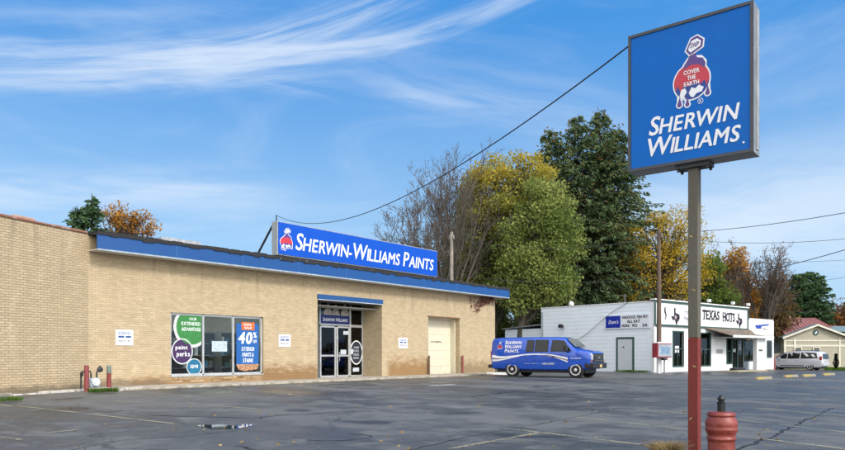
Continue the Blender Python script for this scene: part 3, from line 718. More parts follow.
# the green one is a disc cut off by the top and right edge of its pane
t = thing('window_poster', 'large round green poster in the top of the left window pane', 'poster', tuple(SW(4.1, .104, 2.25)), RS)
def cutdisc(mb, r, y0, y1, xr, zt, n=60):
    pts = [(r*math.cos(2*math.pi*i/n), r*math.sin(2*math.pi*i/n)) for i in range(n)]
    mb.poly([(min(x, xr), min(z, zt)) for x, z in pts], y0, y1)
w = MB(); cutdisc(w, .80, -.003, 0, .41, .44); w.build('rim', pm('poster rim grey', (.55, .57, .58), .5), t)
w = MB(); cutdisc(w, .68, -.007, -.0035, .41, .44); w.build('board', pm('green vinyl', (.035, .20, .045), .45, var=.15), t)
w = MB(); put_text(w, 'OUR', -.12, .2, .26, .36, -.009, .02); put_text(w, 'EXTENDED', -.46, .36, .06, .19, -.009, .02); put_text(w, 'ADVANTAGE', -.46, .38, -.16, -.02, -.009, .02); w.build('lettering', M_let, t)
poster_disc('window_poster', 'round purple paint perks poster in the left window pane', 182.2, 351.3, 10.6, (.045, .016, .08), [('paint', -.62, .5, .05, .45), ('perks', -.52, .72, -.5, .0)], ry=.50)
poster_disc('window_poster', 'small round blue poster at the foot of the left window pane', 194.2, 366.8, 7.6, (.01, .13, .24), [('save', -.5, .5, -.15, .25)], ry=.33)
(a, z1), (b, _), (_, z0) = S(236.4, 322, .1), S(258.6, 322, .1), S(236.4, 366, .1)
t = thing('window_poster', 'blue sale banner with 40% in the right window pane', 'poster', tuple(SW((a+b)/2, .104, 0)), RS); hw = (b-a)/2
w = MB(); w.box(-hw, hw, -.004, 0, .72, 2.47); w.build('board', pm('banner blue', (.012, .10, .34), .45, var=.1), t)
w = MB(); w.box(-hw*.55, hw*.62, -.009, -.0045, 2.20, 2.53); w.build('tab', pm('banner orange', (.55, .13, .03), .5), t)
w = MB(); w.poly([(-hw, .72), (-hw*.8, .56), (-hw*.3, .50), (hw*.3, .52), (hw*.85, .57), (hw, .72), (hw, .78), (-hw, .78)], -.008, -.0045); w.build('banner_foot', pm('banner brush', (.30, .09, .03), .6, c2=(.6, .35, .2), var=.6, scale=14.), t)
w = MB(); put_text(w, '40', -hw*.85, hw*.42, 1.62, 2.12, -.007, .04, .15); put_text(w, '%', hw*.5, hw*.82, 1.88, 2.12, -.007, .02); put_text(w, 'OFF', hw*.48, hw*.82, 1.66, 1.8, -.007, .02)
for i, s_ in enumerate(('EXTERIOR', 'PAINTS &', 'STAINS')): put_text(w, s_, -hw*(.55-.06*i), hw*(.6-.06*i), 1.33-.24*i, 1.5-.24*i, -.007, .02, .15)
put_text(w, 'SUPER', -hw*.35, hw*.35, 2.38, 2.47, -.011, .02); put_text(w, 'SALE', -hw*.3, hw*.35, 2.25, 2.34, -.011, .02)
w.build('lettering', M_let, t)
(a, z), _ = S(219.5, 345, .1), 0
t = thing('window_poster', 'plain pale sheet taped inside the middle window pane', 'poster', tuple(SW(a, .1, 1.30)), RS); w = MB(); w.box(-.36, .36, -.003, 0, 0, .42); w.build('board', pm('pale sheet', (.42, .50, .54), .6), t)
# shelves with paint cans in the sales room
def shelf(x, y, lab, rz=0):
    t = thing('display_shelf', lab, 'shelf', tuple(SW(x, y, .03)), RS+rz, 'display shelves in the sales room')
    for sx in (-.9, .87): w = MB(); w.box(sx, sx+.03, 0, .45, 0, 2.1); w.build('upright', pm('shelf steel', (.2, .2, .2), .4, .3), t)
    for z in (.1, .6, 1.1, 1.6, 2.07): w = MB(); w.box(-.87, .87, 0, .45, z, z+.03); w.build('board', pm('shelf board', (.35, .36, .36), .5), t)
    w = MB(); w.box(-.87, .87, .42, .45, .14, 2.06); w.build('back_panel', pm('shelf back', (.05, .055, .06), .6), t)
    base = lab.split(' with ')[0]
    for li, z in enumerate((.13, .63, 1.13, 1.63)):
        for i in range(7):
            if random.random() < .2: continue
            k_ = random.random(); h = random.choice((.2, .2, .27, .33)); c = MB(); c.lathe([(.095, 0), (.095, h-.01), (.088, h-.005), (.088, h)], (0, 0, 0), 12)
            m = pm('can white', (.6, .61, .62), .4) if k_ < .4 else pm('can blue', (.05, .2, .4), .4) if k_ < .65 else pm('can teal', (.08, .35, .38), .4) if k_ < .8 else pm('can black', (.03, .03, .035), .4)
            o = c.build('paint_can', m, None, smooth=True); x_ = -.72+i*.24
            o.location = SW(x, y, .03+z) + Vector((DS[0]*x_-DS[1]*.2, DS[1]*x_+DS[0]*.2, 0))
            tag(o, 'paint can on the '+base, 'paint can', 'paint cans on the '+base)
shelf(4.1, .75, 'steel display shelf with paint cans behind the left window pane')
shelf(5.7, 1.7, 'steel display shelf with paint cans behind the middle window pane')
shelf(6.9, .9, 'steel display shelf with paint cans behind the right window pane')
shelf(12.3, 3.0, 'steel display shelf with paint cans behind the left glass door')
shelf(14.2, 2.6, 'steel display shelf with paint cans behind the right glass door')

# ---------------- bollards, gas meter
M_bred = worn_mat('bollard red', (.19, .03, .03), (.38, .24, .22), .42, 7., .55); M_bgreen = pm('bollard grey green', (.13, .17, .15), .6)
def bollard(p, z, h, r, m, lab, cap=None):
    t = thing('bollard', lab, 'bollard', (p.x, p.y, z))
    w = MB(); top = h-.26 if cap else h
    w.lathe([(r*1.15, 0), (r, .03), (r, top-.02), (r*.8, top)] if not cap else [(r*1.15, 0), (r, .03), (r, top)], n=16); w.build('post', m, t, smooth=True)
    if cap: w = MB(); w.lathe([(r*1.01, top+.001), (r*1.01, h-.03), (r*.7, h)], n=16); w.build('cap', cap, t, smooth=True)
bollard(G(86.6, 391.8), 0, .84, .072, M_bred, 'red steel bollard standing in front of the gas meter')
bollard(G(109, 389.6), 0, .82, .072, M_bred, 'red steel bollard with grey green top to the right of the gas meter', M_bgreen)
bollard(SW(18.75, -.12), .07, 1.05, .05, pm('rusty brown post', (.10, .055, .04), .7, var=.4), 'thin rusty brown post left of the cream service door')
bollard(SW(21.95, -.12), .07, 1.05, .06, worn_mat('rust red post', (.26, .06, .045), (.12, .05, .035), .5, 6.), 'rust red post to the right of the cream service door')
gm = thing('gas_meter', 'grey gas meter with dark pipes at the inner corner of the brick walls', 'meter', tuple(W(94, 390, 23.1).xy)+(0.05,), RS)
M_gm = pm('meter grey', (.30, .36, .41), .5, var=.15)
w = MB(); w.box(-.17, .15, -.13, .13, .06, .36); w.build('meter_body', M_gm, gm, bevel=.05, seg=3)
w = MB(); w.lathe([(.13, -.05), (.13, .04), (.10, .06)], (-.01, -.13, .24), 18, 'y'); w.build('dial', pm('dial pale', (.55, .58, .6), .3), gm, smooth=True)
M_pipe = pm('black pipe', (.025, .028, .03), .5)
w = MB(); w.tube([(-.38, .1, 0), (-.38, .1, .5), (-.32, .06, .58), (-.12, 0, .58), (-.10, 0, .5), (-.10, 0, .36)], .028, 8); w.tube([(.09, 0, .36), (.09, 0, .55), (.16, .02, .63), (.28, .1, .6), (.3, .3, .6)], .028, 8); w.build('pipe', M_pipe, gm, smooth=True)
w = MB(); w.lathe([(.02, -.05), (.09, -.03), (.1, .0), (.09, .03), (.02, .05)], (.2, 0, .64), 14, 'y'); w.tube([(.2, 0, .64), (.2, 0, .76)], .035, 8); w.build('regulator', M_pipe, gm, smooth=True); w = MB(); w.lathe([(.02, -.05), (.08, -.02), (.08, .02), (.02, .05)], (-.38, .05, .5), 12, 'x'); w.build('valve', M_pipe, gm, smooth=True)

# ================================================================== POLE SIGN
PQ = (.781, -.624); PC = W(694.5, HOR, 8.5); RP = math.atan2(PQ[1], PQ[0])
def PF(u, v=HOR, off=0.): return on((PC.x, PC.y), PQ, u, v, off)
ps = thing('pole_sign', 'tall square blue sign with white lettering on a brown and red post', 'sign', (PC.x, PC.y, 0), RP)
PX0, PX1, PZ0, PZ1 = -.775, .70, 3.50, 5.22
FY = -.14
w = MB(); w.box(PX0, PX1, FY+.012, .14, PZ0, PZ1)
M_psm = pm('pole sign metal', (.27, .285, .30), .42, .35, var=.12)
w.build('cabinet', M_psm, ps, bevel=.006)
w = MB()
for a in ((PX0, PX1, PZ0, PZ0+.035), (PX0, PX1, PZ1-.035, PZ1), (PX0, PX0+.035, PZ0+.035, PZ1-.035), (PX1-.035, PX1, PZ0+.035, PZ1-.035)): w.box(a[0], a[1], FY-.012, FY+.011, a[2], a[3])
w.build('frame', pm('sign frame dark', (.06, .065, .075), .4, .4), ps)
w = MB(); w.box(PX0+.036, PX1-.036, FY, FY+.011, PZ0+.036, PZ1-.036); w.build('sign_face', M_face2, ps)
w = MB(); w.box(PX1+.001, PX1+.012, -.035, .05, PZ0+.05, PZ1-.05); w.build('edge_rail', M_cab, ps)
pf = lambda u, v=HOR: PF(u, v, FY)
(ax, az1), (bx, az0) = pf(648.5, 126), pf(739, 126)
w = MB()
# each line climbs with perspective only: both are level on the face
put_text(w, [('S', 1.22), ('HERWIN', 1.)], pf(649)[0], pf(740)[0], pf(652, 136.0)[1], pf(652, 117.5)[1], FY-.004, .024, .20, gap=.17)
put_text(w, [('W', 1.22), ('ILLIAMS', 1.)], pf(648)[0], pf(741)[0], pf(650, 157)[1], pf(650, 138.8)[1], FY-.004, .024, .20, gap=.17)
w.build('lettering', M_let, ps)
w = MB(); w.disc(pf(743.6)[0], pf(694, 151.2)[1], .012, .012, FY-.006, FY-.002, 12); w.build('full_stop', M_let, ps)
ez1, ez0 = pf(689, 36)[1], pf(695, 106)[1]
emblem(ps, (pf(671.5)[0]+pf(712.5)[0])/2, (ez0+ez1)/2, pf(712.5)[0]-pf(671.5)[0], ez1-ez0, FY-.0015, .0025)
hp = .060
M_pole = worn_mat('olive brown post', (.105, .095, .072), (.19, .085, .04), .36, 2.2, .6, (4., 4., .8))
M_pred = worn_mat('red post', (.165, .022, .016), (.22, .07, .05), .40, 3.5, .65, (3., 3., .7))
ZR = EYE+16*8.5/F
w = MB(); w.box(-hp, hp, -hp, hp, ZR+.002, PZ0-.05); pl = w.build('post', M_pole, ps, bevel=.008)
w = MB(); w.box(-hp-.001, hp+.001, -hp-.001, hp+.001, 0, ZR); w.build('painted_base', M_pred, ps, bevel=.008)
w = MB(); w.box(-.2, .2, -.1, .1, PZ0-.05, PZ0-.002)
for sx in (-.17, .17):
    for sy in (-.07, .07): w.lathe([(.018, 0), (.018, .03)], (sx, sy, PZ0-.08), 6)
w.build('mounting_plate', pm('dark steel', (.05, .05, .055), .5, .4), ps)
w = MB(); w.tube([(PX0-.0, 0, PZ1-.08), (PX0-.06, 0, PZ1-.06)], .018, 6); w.build('cable_clamp', pm('dark steel', (.05, .05, .055), .5, .4), ps)
# fallen leaves stuck to the post
w = MB()
for x, z in ((-.02, 2.62), (.01, 1.97), (.02, 1.05), (-.025, .42)):
    a = random.uniform(0, 3); w.add([(x+.03*math.cos(a), -hp-.006, z+.03*math.sin(a)), (x-.012*math.sin(a), -hp-.004, z+.012*math.cos(a)), (x-.03*math.cos(a), -hp-.008, z-.03*math.sin(a)), (x+.012*math.sin(a), -hp-.004, z-.012*math.cos(a))], [(0, 1, 2, 3)])
lf = w.build('stuck_leaf', pm('dry leaf', (.30, .22, .10), .8), ps); lf['kind'] = 'stuff'

# red ribbed clay pillar with black knob in front of the post
tp = thing('clay_pillar', 'red ribbed round clay pillar topped by a black knob beside the sign post', 'pillar', tuple(W(721.3, HOR, 7.75).xy)+(0,))
k = 7.75/F
prof = [(13.3, -62), (13.3, 437-384.4-69)]
pz = lambda y: EYE+(HOR-(385+y/6.92))*k
pr = lambda a: a/6.92/2*k
w = MB(); w.lathe([(.165, 0), (pr(178), .06), (pr(177), pz(392)), (pr(177), pz(380)), (pr(192), pz(374)), (pr(195), pz(366)), (pr(186), pz(358)), (pr(178), pz(352)), (pr(186), pz(335)), (pr(204), pz(318)), (pr(212), pz(306)), (pr(212), pz(298)), (pr(203), pz(292)), (pr(210), pz(276)), (pr(211), pz(262)), (pr(205), pz(248)), (pr(192), pz(232)), (pr(176), pz(220)), (pr(172), pz(215)), (pr(186), pz(211)), (pr(189), pz(203)), (pr(180), pz(196)), (pr(176), pz(190)), (pr(168), pz(186)), (pr(120), pz(183))], n=40)
m_, k_, p_, o_ = base_mat('red clay glaze'); tc = k_.n('ShaderNodeTexCoord').outputs['Object']
a = k_.noise(tc, 7., 6., .65); b = k_.noise(tc, 45., 3., .6)
c = k_.mix(k_.ss(a, .35, .7), (.16, .021, .013), (.25, .050, .036)); c = k_.mix(k_.ss(b, .60, .74), c, (.10, .02, .016)); c = k_.mix(k_.ss(k_.noise(tc, 90., 2.), .66, .74), c, (.5, .28, .2))
k_.put(p_.inputs['Base Color'], c); k_.put(p_.inputs['Roughness'], k_.ss(a, .3, .7, .32, .55)); k_.put(p_.inputs['Normal'], k_.bump(b, .35, .004))
w.build('shaft', m_, tp, smooth=True, sharp=60)
w = MB(); w.lathe([(pr(52), pz(184)), (pr(52), pz(126)), (pr(56), pz(124)), (pr(56), pz(118)), (pr(36), pz(114)), (pr(36), pz(108)), (pr(48), pz(104)), (pr(52), pz(96)), (pr(48), pz(88)), (pr(34), pz(82)), (pr(30), pz(76)), (pr(22), pz(71)), (pr(4), pz(69))], n=20); w.build('knob', pm('black cast iron', (.008, .009, .010), .3), tp, smooth=True)
# dry ornamental grass at the foot of the sign
def tuft(name, lab, c, n, hgt, spread, m, lean=.5, cat='grass', kind=None, wid=.008):
    V = np.zeros((n*4, 3)); 
    for i in range(n):
        a = rng.uniform(0, 2*math.pi); r = spread*math.sqrt(rng.random()); h = hgt*rng.uniform(.5, 1.1)
        p = np.array([r*math.cos(a), r*math.sin(a), 0]); d = rng.normal(size=2)*lean*h + np.array([math.cos(a), math.sin(a)])*lean*h*.6
        q = p+np.array([d[0], d[1], h]); s = np.array([-math.sin(a+1), math.cos(a+1), 0])*wid
        mid = (p+q)/2+np.array([-d[0]*.15, -d[1]*.15, h*.12]); V[4*i:4*i+4] = [p-s, mid-s*.8, q, mid+s*.8]
    o = quads_obj(name, V, m, None, c); tag(o, lab, cat, kind=kind); return o
M_straw = leaf_mat('straw', [(.16, .10, .045), (.34, .25, .12), (.50, .40, .22)], 6., trans=.2)
M_grass = leaf_mat('grass blades', [(.03, .07, .012), (.06, .13, .02), (.13, .19, .04)], 3., trans=.25)
tuft('ornamental_grass', 'straw coloured clump of dry grass at the foot of the sign post', tuple(W(667, HOR, 8.1).xy)+(.0,), 1500, .19, .13, M_straw, .55, 'plant', wid=.004)
mb = MB(); bl = []
for i in range(24): a = 2*math.pi*i/24; bl.append((3.1+.75*math.cos(a)*(1+.1*math.sin(3*a)), 8.1+.62*math.sin(a), .012))
mb.add(bl, [tuple(range(24))]); struct(mb.build('planting_bed', pm('dark soil', (.05, .035, .022), .95, bump=.03, bscale=20.)))
tuft('weed_clump', 'green weeds on the kerb beside the gas meter bollards', tuple(G(103, 393.5).xy)+(.03,), 900, .16, .42, M_grass, .5, 'weeds', wid=.007)
tuft('weed_clump', 'green weeds by the broken kerb at the left end of the brick wing', tuple(G(4, 402.5).xy)+(.02,), 500, .13, .4, M_grass, .5, 'weeds', wid=.007)

# ================================================================== DINER (local frame: x along the front, y inwards)
M_sid = siding_mat('white siding front', (.78, .80, .82), .21, .68)
M_sid2 = siding_mat('pale siding side', (.76, .82, .87), .27, .68)
M_grn = worn_mat('dark green trim', (.030, .075, .065), (.10, .16, .14), .3, 4.)
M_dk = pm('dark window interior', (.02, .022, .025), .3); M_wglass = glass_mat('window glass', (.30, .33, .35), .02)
dn = thing('diner', 'white clapboard diner with a green framed parapet sign and porch', 'diner', (AT[0], AT[1], 0), RT)
DL, DLW, DH, DD = 13.15, 17.9, 4.62, 9.4
PXA, PXB = 6.6, 17.6                                    # porch stretch
w = MB()
wins = [(2.34, 3.63, .42, 2.68), (6.0, 7.37, .42, 2.64)]
ops = wins + [(9.9, 10.6, .55, 2.3), (10.75, 12.6, .05, 2.35), (12.75, 14.85, .75, 2.2)]
x = 0
for (a, b, c, d) in ops:
    top = DH
    w.box(x, a, 0, .2, 0, top); w.box(a, min(b, DL), 0, .2, d, top)
    if c > .1: w.box(a, b, 0, .2, 0, c)
    x = b
w.box(DL+.002, 14.85, 0, .2, 2.2, 3.9); w.box(14.85, DLW, 0, .2, 0, 3.9)
w.build('front_wall', M_sid, dn)
w = MB(); w.box(6., DLW, .001, 6., -.55, -.002); w.build('foundation', M_conc, dn)
w = MB(); w.box(0, .2, .2, DD, 0, DH-.02); w.build('side_wall', M_sid2, dn)
w = MB(); w.box(0, 12.9, DD-.2, DD, 0, DH-.3); w.box(12.9-.2, 12.9, .2, DD-.2, 2.6, DH-.02); w.box(DLW-.2, DLW, .2, 6., 0, 3.88); w.box(12.9, DLW-.2, 5.8, 6., 0, 3.8); w.build('back_wall', M_sid2, dn)
w = MB(); w.box(.2, 12.7, .2, DD-.2, DH-.55, DH-.45); w.box(12.9, DLW-.2, .2, 5.8, 3.4, 3.5); w.build('roof', pm('roof felt', (.06, .06, .06), .9), dn)
w = MB(); w.box(-.04, .22, .22, DD+.03, DH-.018, DH+.05); w.build('roof_trim', M_white, dn)
w = MB(); w.box(.2, DLW-.2, 3.5, 3.6, 0, 3.4); w.box(.2, DLW-.2, .2, 3.5, .0, .04); w.build('inner_wall', M_in, dn)
# lower annex at the back left
w = MB(); w.box(.6, 7., DD+.002, 13.6, 0, 3.15); an = w.build('annex', M_sid2, dn)
w = MB(); w.add([(.4, DD+.01, 3.42), (.4, 13.8, 3.16), (7., 13.8, 3.16), (7., DD+.01, 3.42), (.4, DD+.01, 3.50), (.4, 13.8, 3.24), (7., 13.8, 3.24), (7., DD+.01, 3.50)], [(0, 1, 2, 3), (4, 5, 6, 7), (0, 4, 5, 1), (1, 5, 6, 2), (2, 6, 7, 3), (3, 7, 4, 0)]); w.build('annex_roof', pm('grey roofing', (.22, .23, .24), .8), an)
# parapet sign
w = MB(); w.box(-.03, DL+.03, -.05, -.003, 3.12, 4.70); sg = w.build('sign_board', pm('sign board white', (.76, .77, .78), .5, var=.07, scale=2.), dn)
w = MB(); w.box(-.06, DL+.06, -.10, -.052, 4.58, 4.72); w.box(-.06, DL+.06, -.10, -.052, 3.03, 3.16); w.box(-.06, .10, -.10, -.052, 3.161, 4.579); w.box(DL-.08, DL+.06, -.10, -.052, 3.161, 4.579); w.box(DL-.08, DL+.06, -.05, .3, 3.9, 4.7); w.build('sign_frame', M_grn, sg)
w = MB(); w.box(-.10, DL+.10, -.14, .22, 4.722, 4.80); w.build('cap', M_white, sg)
M_ink = pm('sign ink', (.018, .012, .022), .5)
def slab_word(mb, s, x0, x1, z0, z1):
    put_text(mb, s, x0, x1, z0, z1, -.058, .05, gap=.1)
    n = len(s); stp = (x1-x0)/n
    for i, ch in enumerate(s):                         # slab serifs, western style
        a = x0+i*stp; 
        if ch in 'TEXAHI': 
            for z in ((z1-.09, z1+.02), (z0-.02, z0+.07)):
                if ch == 'T' and z[0] < z1-.1: mb.box(a+.28*stp, a+.72*stp, -.064, -.0585, *z)
                elif ch == 'T': mb.box(a+.02*stp, a+.98*stp, -.064, -.0585, *z)
                else:
                    mb.box(a+.02*stp, a+.36*stp, -.064, -.0585, *z); mb.box(a+.58*stp, a+.9*stp, -.064, -.0585, *z)
w = MB()
tx1 = T(702)[0]; tz = lambda u, v: T(u, v)[1]
slab_word(w, 'TEXAS', T(701.5)[0], T(718.8)[0], 3.66, 4.32); slab_word(w, 'HOTS', T(721.8)[0], T(734.3)[0], 3.60, 4.26)
w.build('lettering', M_ink, sg)
TEX = [(.35, 1), (.52, 1), (.52, .72), (.72, .66), (.95, .64), (1, .40), (.92, .28), (.74, .17), (.66, -.02), (.56, .02), (.46, .26), (.36, .32), (.24, .22), (.02, .5), (.35, .5)]
def texas(x0, x1, z0, z1):
    w = MB(); w.poly([(x0+a*(x1-x0), z0+b*(z1-z0)) for a, b in TEX], -.064, -.053); e = w.build('state_emblem', M_ink, sg)
    w = MB(); cx, cz, r = x0+.52*(x1-x0), z0+.45*(z1-z0), .16*(x1-x0)
    w.poly([(cx+(r if i % 2 == 0 else r*.42)*math.sin(i*math.pi/5), cz+(r if i % 2 == 0 else r*.42)*math.cos(i*math.pi/5)) for i in range(10)], -.068, -.0645); w.build('star', pm('emblem pink', (.55, .42, .45), .5), e)
texas(T(670.2)[0], T(679)[0], 3.17, 4.30); texas(T(735)[0], T(741.5)[0], 3.18, 4.28)
w = MB(); x = T(664.5)[0]; w.poly([(x-.05, 4.32), (x+.08, 4.28), (x+.02, 4.12), (x+.1, 3.95), (x+.17, 3.75), (x+.05, 3.5), (x-.1, 3.38), (x+.0, 3.6), (x+.03, 3.78), (x-.08, 3.92), (x-.14, 4.1)], -.064, -.053); w.build('pepper_emblem', M_ink, sg)
w = MB(); put_text(w, 'Hot', 3.7, 4.45, 3.95, 4.25, -.056, .0, .3); put_text(w, 'Home', 3.65, 4.75, 3.50, 3.82, -.056, .02, .3); w.bar((3.7, -.056, 3.36), (4.9, -.056, 3.55), .006, .03); w.bar((3.9, -.056, 3.30), (4.9, -.056, 3.44), .006, .02); w.build('script_lettering', pm('script grey', (.12, .10, .17), .5), sg)
# windows of the diner
def dwin(a, b, c, d, shut=True, parent=dn):
    w = MB(); t_ = .09
    w.box(a-.09, a, -.04, .12, c-.09, d+.09); w.box(b, b+.09, -.04, .12, c-.09, d+.09); w.box(a, b, -.04, .12, d, d+.09); w.box(a, b, -.05, .12, c-.09, c); w.box(a, b, .03, .09, (c+d)/2-.03, (c+d)/2+.03); w.box((a+b)/2-.02, (a+b)/2+.02, .035, .085, c, (c+d)/2-.03)
    o = w.build('window', M_grn, parent)
    w = MB(); w.box(a, b, .095, .105, c, d); w.build('pane', M_wglass, o)
    w = MB(); w.box(a+.05, b-.05, .3, .32, (c+d)/2+.1, d); w.build('blind', pm('blind grey', (.2, .22, .23), .7), o)
for a, b, c, d in wins: dwin(a, b, c, d)
w = MB(); w.box(2.75, 3.25, .085, .09, 1.3, 1.75); w.build('window_notice', M_let, dn)
# porch: sloping roof, posts, door
w = MB()
ya, yb = -.05, -1.55; PS, PE = T(733, HOR, -1.55)[0], T(773.5, HOR, -1.55)[0]
for z0_, t_ in ((0, .07),):
    V = [(PXA, ya, 3.02), (13.6, ya, 3.02), (PE, -.2, 2.66), (PE, yb, 2.46), (PS, yb, 2.46), ]
    w.add([*V]+[(p[0], p[1], p[2]+t_) for p in V], [(4, 3, 2, 1, 0), (5, 6, 7, 8, 9)]+[(i, (i+1) % 5, (i+1) % 5+5, i+5) for i in range(5)])
m_, k_, p_, o_ = base_mat('brown shingles'); tc = k_.n('ShaderNodeTexCoord').outputs['Object']
b_ = k_.n('ShaderNodeTexBrick'); k_.put(b_.inputs['Vector'], tc); b_.inputs['Scale'].default_value = 1; b_.inputs['Brick Width'].default_value = .3; b_.inputs['Row Height'].default_value = .14; b_.inputs['Mortar Size'].default_value = .012
b_.inputs['Color1'].default_value = (.13, .10, .075, 1); b_.inputs['Color2'].default_value = (.21, .165, .125, 1); b_.inputs['Mortar'].default_value = (.06, .05, .04, 1); k_.put(p_.inputs['Base Color'], b_.outputs[0]); p_.inputs['Roughness'].default_value = .9
w.build('porch_roof', m_, dn)
w = MB(); w.box(PS, PE+.02, yb-.03, yb-.002, 2.38, 2.55); w.box(PE+.002, PE+.04, yb, -.2, 2.38, 2.62); w.build('porch_fascia', M_white, dn)
w = MB(); w.box(PS+.1, PE-.05, yb+.1, -.1, 2.37, 2.41); w.build('porch_ceiling', pm('porch ceiling', (.4, .4, .4), .7), dn)
qa, qb = T(757, HOR, -1.2)[0], T(765.5, HOR, -1.2)[0]
w = MB(); w.box(qa, qb, -1.2, -.9, -.5, 2.37); w.build('porch_pier', M_white, dn, bevel=.01)
w = MB(); w.box(8.3, 9.2, -.02, -.003, 1.25, 1.55); w.build('wall_notice', pm('grey notice', (.3, .32, .32), .6), dn)
w = MB(); w.box(qa+.3, qa+.9, -1.22, -1.202, 1.42, 1.56); w.build('name_plate', pm('dark plate', (.12, .1, .07), .5), dn)
dwin(9.9, 10.6, .55, 2.3); dwin(12.75, 14.85, .75, 2.2)
w = MB(); w.box(10.75, 10.87, .02, .12, .05, 2.35); w.box(12.48, 12.6, .02, .12, .05, 2.35); w.box(11.6, 11.72, .02, .12, .05, 2.25); w.box(10.87, 12.48, .02, .12, 2.25, 2.35); w.box(10.87, 11.6, .02, .12, .05, .2); w.box(11.72, 12.48, .02, .12, .05, .2); dd = w.build('front_door', M_grn, dn)
w = MB(); w.box(10.87, 11.6, .06, .07, .2, 2.25); w.box(11.72, 12.48, .06, .07, .2, 2.25); w.build('pane', M_wglass, dd)
for q in ((11.9, 12.3, .05, .055, 1.5, 2.0), (11.0, 11.4, .05, .055, 1.35, 1.6)):
    w = MB(); w.box(*q); w.build('door_notice', pm('notice paper', (.45, .5, .55), .6), dd)
w = MB(); w.lathe([(.12, 0), (.14, .08), (.06, .14)], (11.4, -.9, 2.22), 14); w.build('porch_lamp', pm('lamp glass warm', (.8, .6, .3), .4), dn)
w = MB(); w.box(16.6, 17.5, -.04, -.004, .9, 2.3); ew = w.build('end_window', M_grn, dn); w = MB(); w.box(16.7, 17.4, -.05, -.042, 1.0, 2.2); w.build('pane', M_dk, ew)
# banner of the right block
w = MB(); w.box(13.5, 17.7, -.03, -.003, 3.0, 3.98); bb = w.build('end_board', M_white, dn)
w = MB(); w.poly([(14.4, 3.45), (16.9, 3.62), (16.9, 3.5), (15.6, 3.4), (15.5, 3.2), (14.7, 3.2)], -.04, -.032); w.build('blue_emblem', pm('banner ink blue', (.015, .05, .35), .5), bb)
w = MB(); put_text(w, 'Open', 15.7, 16.6, 3.08, 3.3, -.034, .02, .2); w.build('lettering', M_ink, bb)
# door and marquee panel on the side wall (x = 0 plane, facing -x)
SD = lambda y, z, x=-.0: (x, y, z)
def sidebox(mb, ya_, yb_, z0, z1, d0, d1): return mb.box(-d1, -d0, ya_, yb_, z0, z1)
w = MB(); sidebox(w, 1.45, 1.57, .05, 2.34, .003, .06); sidebox(w, 2.70, 2.82, .05, 2.34, .003, .06); sidebox(w, 1.57, 2.70, 2.22, 2.34, .003, .06); fr = w.build('side_door', M_grn, dn)
w = MB(); sidebox(w, 1.57, 2.70, .08, 2.22, .003, .03); w.build('door_leaf', pm('pale grey door', (.55, .59, .62), .5, var=.06), fr)
w = MB(); sidebox(w, 2.2, 2.3, 1.62, 1.72, .031, .05); w.build('door_viewer', M_ink, fr)
w = MB(); sidebox(w, .25, 3.75, 2.90, 3.86, .003, .10); mq = w.build('marquee_board', pm('marquee white', (.74, .77, .82), .35, var=.04), dn, bevel=.01)
w = MB(); sidebox(w, 2.45, 3.62, 2.98, 3.78, .101, .112); w.build('marquee_panel', pm('marquee blue', (.008, .025, .33), .35, var=.05), mq)
sf = lambda x, y, z: (-.114+y, 3.6-x, z)                 # text runs from back to front along the side wall
w = MB(); put_text(w, "Dunn's", .22, 1.0, 3.25, 3.52, 0, .015, .3, f=sf); w.build('script', M_let, mq)
sf2 = lambda x, y, z: (-.102+y, 3.6-x, z)
w = MB()
put_text(w, 'HADDOCK FISH FRY', 1.28, 3.22, 3.56, 3.75, 0, .055, f=sf2); put_text(w, 'ALL EAT', 1.65, 2.65, 3.28, 3.47, 0, .055, f=sf2)
put_text(w, 'MORE', 1.25, 1.85, 3.0, 3.19, 0, .055, f=sf2); put_text(w, 'PRO', 2.05, 2.45, 3.0, 3.19, 0, .055, f=sf2); put_text(w, '20.', 2.8, 3.25, 3.0, 3.19, 0, .055, f=sf2)
w.build('lettering', M_ink, mq)
# corner board and small fittings
w = MB(); w.box(-.03, .12, -.03, -.002, 0, 3.02); w.box(-.03, -.003, -.002, .12, 0, 3.02); w.build('corner_board', M_white, dn)
def wl(p, lab, name='flood_light', cat='lamp'):
    t = thing(name, lab, cat, tuple(p), RT)
    w = MB(); w.lathe([(.04, 0), (.04, .12)], n=8); w.build('bracket', M_psm, t)
    w = MB(); w.poly([(-.13, .1), (.13, .1), (.18, .3), (-.18, .3)], -.16, .02); w.build('head', M_white, t, bevel=.02); return t
wl(TW(7.0, -.05, 4.80), 'white flood light on top of the parapet just right of the tall sign post'); wl(TW(10.6, -.05, 4.80), 'white flood light on top of the parapet above the word Hots'); wl(TW(13.1, -.05, 4.80), 'white flood light at the right end of the parapet')
t = thing('wall_light', 'dark floodlight on the side wall above the blue van', 'lamp', tuple(TW(-.003, 7.35, 3.1)), RT); w = MB(); w.box(-.22, 0, -.05, .05, .05, .15); w.build('bracket', M_ink, t); w = MB(); w.box(-.38, -.18, -.16, .16, 0, .26); w.build('head', M_ink, t, bevel=.03)
t = thing('roof_cowl', 'small white roof cowl at the far left of the diner roof', 'vent', tuple(TW(2.2, 8.3, DH-.45)), 0); w = MB(); w.lathe([(.1, 0), (.1, .7)], n=10); w.build('pipe', M_psm, t); w = MB(); w.lathe([(.2, .72), (.2, .9), (.1, 1.02)], n=12); w.build('hood', M_white, t)
t = thing('antenna', 'thin roof antenna on the diner above the side door', 'antenna', tuple(TW(.35, 2.4, DH-.45)), RT); w = MB(); w.tube([(0, 0, 0), (0, 0, 1.1)], .02, 6); w.build('mast', M_psm, t); w = MB(); w.bar((-.15, -.25, 1.0), (-.15, .25, 1.0), .03); w.bar((.0, -.15, .9), (.0, .15, .9), .03); w.build('rod', M_psm, t)
